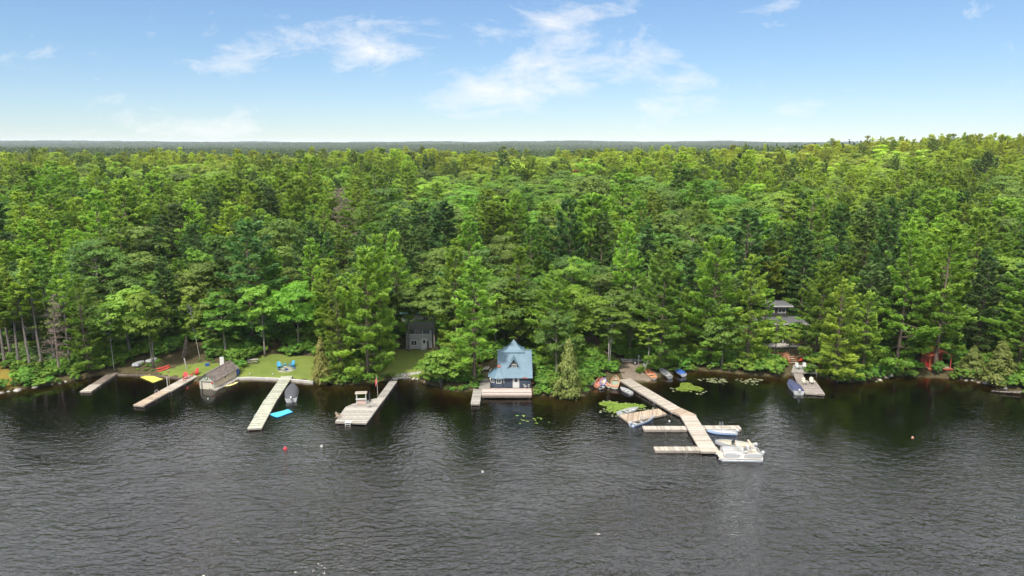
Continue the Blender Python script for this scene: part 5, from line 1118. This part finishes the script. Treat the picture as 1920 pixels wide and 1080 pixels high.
# --- grey cottage
g0 = ground(762, 654); g1 = ground(812, 654); GW = 5.3; e = thing('grey_cottage', 'small two-storey grey cottage with white door above the lawn', 'house', (g0.x, g0.y, g0.z-.05), .0)
GH = top_z(g0.y, 616)-g0.z; 
mb = MB(12); z_ = 0
while z_ < GH-.02: h_ = min(.19, GH-z_); mb.box((GW/2, 2.4, z_+h_/2), (GW+mb.r.uniform(0,.01), 4.8+.01, h_-.012)); z_ += .19
mb.box((GW/2, 2.4, GH/2), (GW-.04, 4.76, GH), tint=.2); tag(mb.build('siding', CHINK, e), kind='stuff')
mb = MB(); mb.box((GW/2, 2.4, .0), (GW+.2, 5.0, .36)); mb.build('foundation', CONC, e)
metal_roof(e, [(-.35,-.45,GH-.02), (GW+.35,-.45,GH-.02), (GW+.35,5.0,GH+.25), (-.35,5.0,GH+.25)], mat('dark_green_roof', (.03,.045,.032), .7, noise=.3))
window(e, (GW*.5, -.01, GH-.66), GW*.86, .95, 3, 1, t=.13); window(e, (GW*.30, -.01, 1.3), 1.15, 1.05, 2, 1, t=.12); door(e, (GW*.70, -.01, .14), .92, 1.98)
mb = MB(); mb.box((GW*.83, -.05, .95), (.4, .04, 1.5)); mb.build('shutter', DARK, e); mb = MB(); mb.box((GW*.70, -.45, .06), (1.3, .8, .14)); mb.build('doorstep', CONC, e)
# --- teal-roofed house behind
q0 = ground(744, 614); e = thing('teal_roofed_house', 'house with teal metal roof half hidden in trees behind the grey cottage', 'house', (q0.x+1., q0.y+1, q0.z)); TW, TD = 7.5, 6.
th_ = max(3.0, top_z(q0.y+1, 600)-q0.z); mb = MB(); mb.box((TW/2, TD/2, th_/2), (TW, TD, th_)); mb.build('wall', CHINK, e)
metal_roof(e, [(-.4,-.4,th_-.1), (TW+.4,-.4,th_-.1), (TW+.4,TD/2,th_+2.2), (-.4,TD/2,th_+2.2)], TEAL); metal_roof(e, [(TW+.4,TD+.4,th_-.1), (-.4,TD+.4,th_-.1), (-.4,TD/2+.004,th_+2.2), (TW+.4,TD/2+.004,th_+2.2)], TEAL)
window(e, (1.8, -.01, th_-1.3), 1.2, 1., 2); window(e, (5.4, -.01, th_-1.3), 1.2, 1., 2)

# --- boathouse
a = at(374,727,.15); b = at(402,728,.15); c = at(440,706.5,.15); d = c-b; BL = 7.2; BW = 2.9
rz = math.atan2(-d.x, d.y); e = thing('boathouse', 'small boathouse with brown shingle roof and pale gable on the shore', 'boathouse', (a.x+.1, a.y, -.1), rz); WH = 1.95; RG = 3.0
def boards(mb, x0, x1, y, z0, z1, along, th=.08, st=.2):
    z_ = z0
    while z_ < z1-.01:
        h_ = min(st, z1-z_); mb.box(((x0+x1)/2, y, z_+h_/2) if along == 'x' else (y, (x0+x1)/2, z_+h_/2), (x1-x0, th, h_-.012) if along == 'x' else (th, x1-x0, h_-.012)); z_ += st
mb = MB(21); boards(mb, .85*0+0, .45, 0, 0, WH, 'x'); boards(mb, BW-.45, BW, 0, 0, WH, 'x'); boards(mb, .45, BW-.45, 0, 1.45, WH, 'x'); tag(mb.build('front_wall', SAGE, e), kind='stuff')
mb = MB(); mb._add([(-.03, -.04, WH), (BW+.03, -.04, WH), (BW/2, -.04, RG-.06), (-.03, .06, WH), (BW+.03, .06, WH), (BW/2, .06, RG-.06)], [(0,1,2),(5,4,3),(0,3,4,1),(1,4,5,2),(2,5,3,0)]); mb.build('gable', SAGE, e)
mb = MB(22); boards(mb, .05, BL, BW-.03, 0, WH, 'y'); tag(mb.build('side_wall', TANSIDE, e), kind='stuff'); mb = MB(23); boards(mb, .05, BL, .03, 0, WH, 'y'); boards(mb, .05, BW-.05, BL, 0, WH, 'x'); tag(mb.build('side_wall', SAGE, e), kind='stuff')
for sx in (-1, 1):
    x0 = BW/2+sx*(BW/2+.3); z0 = WH-.28; mb = MB(24+sx); up = Vector((BW/2-x0, 0, RG-z0)); nrow = 9
    for k in range(nrow):
        a_, b_ = Vector((x0, -.3, z0))+up*(k/nrow), Vector((x0, -.3, z0))+up*((k+1.25)/nrow if k < nrow-1 else 1.0); nn = Vector((-up.z*-1, 0, up.x*-1)).normalized()
        lift_ = Vector((sx*.6, 0, .8))*.03
        for j in range(12): y0, y1 = -.3+(BL+.6)*j/12, -.3+(BL+.6)*(j+1)/12-.015; q = [a_+lift_+Vector((0,y0+.3,0)), a_+lift_+Vector((0,y1+.3,0)), b_+Vector((0,y1+.3,0)), b_+Vector((0,y0+.3,0))]; mb.slab(q if sx < 0 else q[::-1], .03)
    mb.slab([Vector((x0,-.29,z0-.02)), Vector((x0,BL+.29,z0-.02)), Vector((BW/2,BL+.29,RG-.03)), Vector((BW/2,-.29,RG-.03))][::(1 if sx < 0 else -1)], .05, tint=.1)
    tag(mb.build('shingle_roof', SHINGLE, e), kind='stuff')
mb = MB(); mb.bar((BW/2,-.31,RG+.05), (BW/2,BL+.31,RG+.05), .25, .06); mb.build('ridge_cap', SHINGLE, e)
mb = MB(); mb.box((BW/2, .05, .72), (1.95, .06, 1.42)); dd = mb.build('boat_door', CREAM, e); mb = MB(); mb.box((.44, -.06, .75), (.12, .06, 1.5)); mb.box((BW/2, -.06, 1.5), (2.15, .06, .12)); mb.build('door_frame', WOODD, dd)
mb = MB(); mb.csm = True; mb.tube([(BW/2+.30*math.cos(t), -.09, 2.2+.30*math.sin(t)) for t in [6.283*k/14 for k in range(15)]], .05, 5); mb.build('wreath', mat('wreath_green', (.06,.09,.05), .9, noise=.4), e)
mb = MB(); mb.box((BW+.08, 3.3, 1.35), (.14, .14, .26)); mb.build('wall_lamp', BLK, e)
mb = MB(); mb.box((BW-.3, -.1, 1.35), (.28, .12, .3)); mb.build('sign', REDP, e)
RP = [at(*q, .22) for q in [(391,727.5),(406,731),(452,708),(441,706)]]
dock('narrow grey side ramp running along the boathouse wall', [], polys=[(RP, .2, math.atan2(d.y, d.x)+1.571, WOODG)], name='side_ramp', cat='ramp', seed=33)
kayak('yellow paddleboard floating beside the boathouse ramp', (421,726), (447,717), mat('yellow_board', (.72,.60,.25), .5, noise=.06), z=.02, cat='paddleboard', B=.85, H=.14)
q = ground(412,691); mb = MB(); mb.box((0,0,.95), (.75,.08,1.9), rx=-.12); o_ = mb.build('leaning_panel', WHITE); o_.location = (q.x, q.y+1.2, q.z); o_.rotation_euler = (0, 0, .15); tag(o_, 'white upright panel standing behind the boathouse roof', 'panel')
def bin_(label, px, py, m, w, h):
    p = ground(px, py); e = thing('storage_bin', label, 'bin', p, .3); mb = MB(); mb.loft([[(-w*.45,-w*.35,0),(w*.45,-w*.35,0),(w*.45,w*.35,0),(-w*.45,w*.35,0)], [(-w*.5,-w*.4,h),(w*.5,-w*.4,h),(w*.5,w*.4,h),(-w*.5,w*.4,h)]]); mb.build('tub', m, e); mb = MB(); mb.box((0,0,h+.03), (w*1.08,w*.88,.05)); mb.build('lid', m, e)
bin_('blue storage bin at the rear corner of the boathouse', 443, 702, DBLUE, 1.1, .8); bin_('small blue tub on the bank left of the white panel', 389, 686, DBLUE, .7, .4)

# --- hillside stairs
s0 = ground(344, 672); s1 = at(350, 642, s0.z+3.2); e = thing('wooden_stairs', 'dark wooden stairs with handrails climbing the bank behind the tan dock', 'stairs', s0); v = s1-s0; n = 18; st_ = math.atan2(v.y, v.x)-math.pi/2; e.rotation_euler = (0,0,0)
l_ = Vector((-v.y, v.x, 0)).normalized()*.85
for k in range(n): p = v*(k/n); mb = MB(k); mb.box((p.x, p.y, p.z+.45), (1.65, .5, .05), rz=st_); mb.build('tread', WOODD if k else WOODT, e)
for sg in (-1, 1):
    mb = MB(); mb.bar(l_*sg+Vector((0,0,.25)), v+l_*sg+Vector((0,0,.25)), .06, .28); mb.build('stringer', WOODD, e); mb = MB(); mb.bar(l_*sg+Vector((0,0,1.4)), v+l_*sg+Vector((0,0,1.4)), .08, .08); mb.build('handrail', WOODD, e)
    for k in range(5): p = v*(k/4)+l_*sg; mb = MB(); mb.box((p.x, p.y, p.z+.1), (.1, .1, 2.6)); mb.build('post', WOODD, e)
q = ground(350, 692); mb = MB(); mb.tube([(0,0,-.1),(-.25,0,2.1)], .13, 7); o_ = mb.build('weathered_post', WOODG); o_.location = q; tag(o_, 'thick grey leaning post below the hillside stairs', 'post')

# --- dark flat-roofed cottage
h0 = ground(1432, 644); e = thing('dark_cottage', 'dark modern cottage with stepped flat grey roofs among the pines', 'house', (h0.x, h0.y, h0.z)); sc_m = 1/pxm(h0)
zr = top_z(h0.y, 606)-h0.z; zr2 = top_z(h0.y+4, 575)-h0.z
mb = MB(41); [mb.box((.1+.24*k, 2.2, zr/2), (.22, 4.4, zr)) for k in range(33)]; tag(mb.build('board_wall', DWALL, e), kind='stuff')
mb = MB(); mb.box((3.6, 1.9, zr+.12), (10.2, 6.2, .26)); mb.build('roof', GROOF, e); mb = MB(); mb.box((3.6, -1.22, zr+.12), (10.24, .05, .34)); mb.build('fascia', CHINK, e)
mb = MB(42); [mb.box((1.6+.24*k, 6.4, zr2/2), (.22, 4.0, zr2)) for k in range(20)]; tag(mb.build('board_wall', DWALL, e), kind='stuff')
mb = MB(); mb.box((4., 6.3, zr2+.12), (6.2, 5.2, .24)); mb.build('upper_roof', GROOF, e); mb = MB(); mb.box((4., 3.68, zr2+.12), (6.24, .05, .30)); mb.build('fascia', CHINK, e)
for k in range(4): window(e, (1.0+1.9*k, -.02, zr*.45), 1.5, zr*.72, 2, 1, frame=DARK, t=.08)
for k in range(2): window(e, (2.6+2.4*k, 4.38, zr2-1.0), 1.6, .9, 2, 1, t=.08)
mb = MB(); mb.tube([(0,0,0),(0,0,zr)], .09, 8); 
for x in (-1.2, 3.6, 8.4): mb = MB(); mb.box((x, -1.0, zr/2), (.16, .16, zr)); mb.build('porch_post', CHINK, e)
mb = MB(); mb.box((3.6, -1.4, -.02), (10, 3.2, .24)); mb.build('terrace', WOODG, e)
q = ground(1463, 677); mb = MB(); mb.slab([(-2.4,0,.0),(2.4,0,.0),(2.2,1.2,1.2),(-2.2,1.2,1.2)], .25); mb.slab([(-2.2,1.2,1.2),(2.2,1.2,1.2),(2.2,2.0,1.25),(-2.2,2.0,1.25)], .2); o_ = mb.build('retaining_bank', WARM); o_.location = q; tag(o_, 'orange-brown retaining bank below the dark flat-roofed cottage', 'bank')
LP_ = [ground(*q_) for q_ in [(1484,697),(1534,699),(1530,688),(1488,686)]]; zl = max(.75, sum(p.z for p in LP_)/4+.2); LP_ = [at(*q_, zl) for q_ in [(1484,697),(1534,699),(1530,686),(1488,684)]]
dock('grey timber landing above the square dock', [], polys=[(LP_, zl, 0, WOODG)], name='timber_deck', cat='deck', seed=34)
GREYCH = mat('grey_plastic', (.42,.43,.43), .6, noise=.08)
chair('left of two grey chairs on the timber landing', at(1496,692,zl+.01), .15, GREYCH, s=1.15); chair('right of two grey chairs on the timber landing', at(1509,692,zl+.01), -.1, GREYCH, s=1.15)
small_table('tiny white table between the two grey chairs', at(1502.5,691,zl+.01), WHITE, .8)
p = ground(1502, 680); kayak('red kayak stored on the bank behind the grey chairs', (1498,682), (1506,674), REDK, zoff=.3)
q = ground(1487, 682); e = thing('wooden_steps', 'orange wooden steps left of the grey chairs', 'steps', q, .3)
for k in range(4): mb = MB(k); mb.box((0, .32*k, .25+.28*k), (1.5, .34, .07)); mb.build('tread', WOODT, e)
for s_ in (-.72, .72): mb = MB(); mb.bar((s_, -.1, .1), (s_, 1.2, 1.15), .07, .25); mb.build('stringer', REDW, e); mb = MB(); mb.box((s_, 0, .75), (.09, .09, 1.5)); mb.build('post', REDW, e)
chair('left of two pale wooden chairs on the square grey dock', at(1509,721,.44), .2, CREAM, s=1.15); chair('right of two pale wooden chairs on the square grey dock', at(1522,720,.44), -.15, CREAM, s=1.15)
p = ground(1524,691); e = thing('stone_planter', 'small stone-ringed fire pit at the right end of the timber landing', 'fire pit', (p.x, p.y, zl+.01)); 
for k in range(9): mb = MB(k); a_ = 6.283*k/9; mb.box((.5*math.cos(a_), .5*math.sin(a_), .2), (.2, .33, .4), rz=a_); mb.build('stone', STONE, e)

# --- red gazebo
g = ground(1754, 690); zg = max(g.z+.35, .8); e = thing('red_gazebo', 'red stained open gazebo with deck under the leaning pine', 'gazebo', (g.x, g.y, zg))
mb = MB(51); [mb.box((0, -1.4+.16*k, -.03), (4.6, .145, .05)) for k in range(20)]; tag(mb.build('decking', WOODT, e), kind='stuff')
mb = MB(); mb.box((0, -1.52, -.15), (4.7, .08, .28)); mb.build('rim_beam', REDW, e)
for x in (-2, 2):
    for y in (-1.2, 1.5): mb = MB(); mb.box((x, y, .75), (.14, .14, 3.3)); mb.build('post', REDW, e)
for s_ in (-1, 1):
    mb = MB(60); 
    for k in range(8): a_, b_ = k/8, (k+1.1)/8; mb.slab([(s_*(2.6-2.6*a_), -1.7, 2.35+.95*a_+.02), (s_*(2.6-2.6*a_), 2., 2.35+.95*a_+.02), (s_*(2.6-2.6*b_), 2., 2.35+.95*b_), (s_*(2.6-2.6*b_), -1.7, 2.35+.95*b_)][::-s_], .03)
    tag(mb.build('roof', REDW, e), kind='stuff')
mb = MB(); mb.box((0, 1.5, 1.2), (4.0, .06, 2.3)); mb.build('back_wall', REDW, e)
mb = MB(); [mb.box((-1.9+.2*k, -1.25, .42), (.09, .05, .8)) for k in range(8)]; mb.box((-1.2, -1.25, .86), (1.6, .08, .06)); tag(mb.build('railing', REDW, e), kind='stuff')
chair('left bright red chair in the red gazebo', (g.x-1.9, g.y-.75, zg), .2, REDP, s=1.1); chair('right bright red chair in the red gazebo', (g.x+.6, g.y-.6, zg), -.1, REDP, s=1.1)

# --- boat trailer on the track
p = ground(1184, 681); e = thing('boat_trailer', 'empty silver boat trailer parked at the top of the landing', 'trailer', p, .05)
for s_ in (-.55, .55): mb = MB(); mb.bar((-1.9, s_, .62), (1.9, s_, .62), .10, .12); mb.build('side_rail', ALU, e)
for x in (-1.6, 0, 1.6): mb = MB(); mb.bar((x, -.6, .54), (x, .6, .54), .08, .08); mb.build('cross_bar', ALU, e)
for s_ in (-1, 1): mb = MB(); mb.csm = True; mb.tube([(.5, s_*.72, .32), (.5, s_*.90, .32)], .32, 14); w_ = mb.build('wheel', BLK, e); mb = MB(); mb.tube([(.5, s_*.905, .32), (.5, s_*.92, .32)], .17, 10); mb.build('rim', WHITE, w_)
mb = MB(); mb.bar((1.9, -.55, .62), (3.3, 0, .58), .08, .1); mb.bar((1.9, .55, .62), (3.3, 0, .58), .08, .1); mb.build('draw_bar', ALU, e); mb = MB(); mb.tube([(3.0,0,.0),(3.0,0,.95)], .04, 6); mb.build('jack', ALU, e)
mb = MB(); mb.box((-1.9, 0, .75), (.08, 1.5, .14)); mb.build('light_bar', WHITE, e)
mb = MB(); mb.tube([(0,0,-.1),(0,0,1.7)], .05, 6); mb.box((0,0,1.75), (.25,.25,.3)); o_ = mb.build('white_post', WHITE); o_.location = ground(1197, 684); tag(o_, 'slim white post with box top beside the boat trailer', 'post')
# --- driftwood and rocks
p = at(1898, 738, .1); e = thing('driftwood_log', 'pale bleached driftwood log with broken limbs at the right shore', 'driftwood', p, -.25)
mb = MB(); mb.csm = True; mb.tube([(-3.2,.2,.1),(-1,.0,.2),(1,.1,.25),(3,.5,.5)], [.08,.15,.2,.26], 7); mb.build('trunk', BARKG, e)
for k in range(8): x = -2.6+.7*k; mb = MB(); mb.tube([(x,.05,.18),(x-.4,-.4+.1*(k % 3),.5+.1*(k % 4)),(x-.9,-.7+.3*(k % 3),.55+.2*(k % 3))], [.05,.035,.012], 4); mb.build('limb', BARKG, e)
rk = random.Random(12)
def rock_mesh(sd):
    rr = random.Random(sd); mb = MB(sd); mb.csm = False; rings = []
    for t in (0., .3, .62, .9, 1.): rings.append([((.5*math.cos(t*1.45)+.04)*math.cos(a)*rr.uniform(.8, 1.15), (.5*math.cos(t*1.45)+.04)*math.sin(a)*rr.uniform(.8, 1.15), -.25+.65*t) for a in [6.283*k/9 for k in range(9)]])
    mb.loft(rings); return mb.mesh('shore_rock', STONE)
rocks = [rock_mesh(i) for i in range(5)]
for (x0, x1, n, w) in [(-20, 140, 14, 'below the bare-stemmed pines'), (748, 800, 7, 'below the stone path'), (1120, 1160, 5, 'by the canoe landing'), (1640, 1720, 8, 'left of the red gazebo'), (1790, 1900, 8, 'right of the red gazebo')]:
    for k in range(n):
        u = rk.uniform(x0, x1); x = at(u, 714).x; y = float(shore(x))+rk.uniform(-.5, .35); o_ = link('shore_rock', rocks[rk.randrange(5)]); s_ = rk.uniform(.4, 1.0); o_.location = (x, y, max(-.1, float(terr(x, y)))); o_.scale = (s_*1.2, s_, s_*.7); o_.rotation_euler = (0, 0, rk.uniform(0, 6)); tag(o_, f'grey rock at the waterline {w}', 'rock', f'rocks {w}')
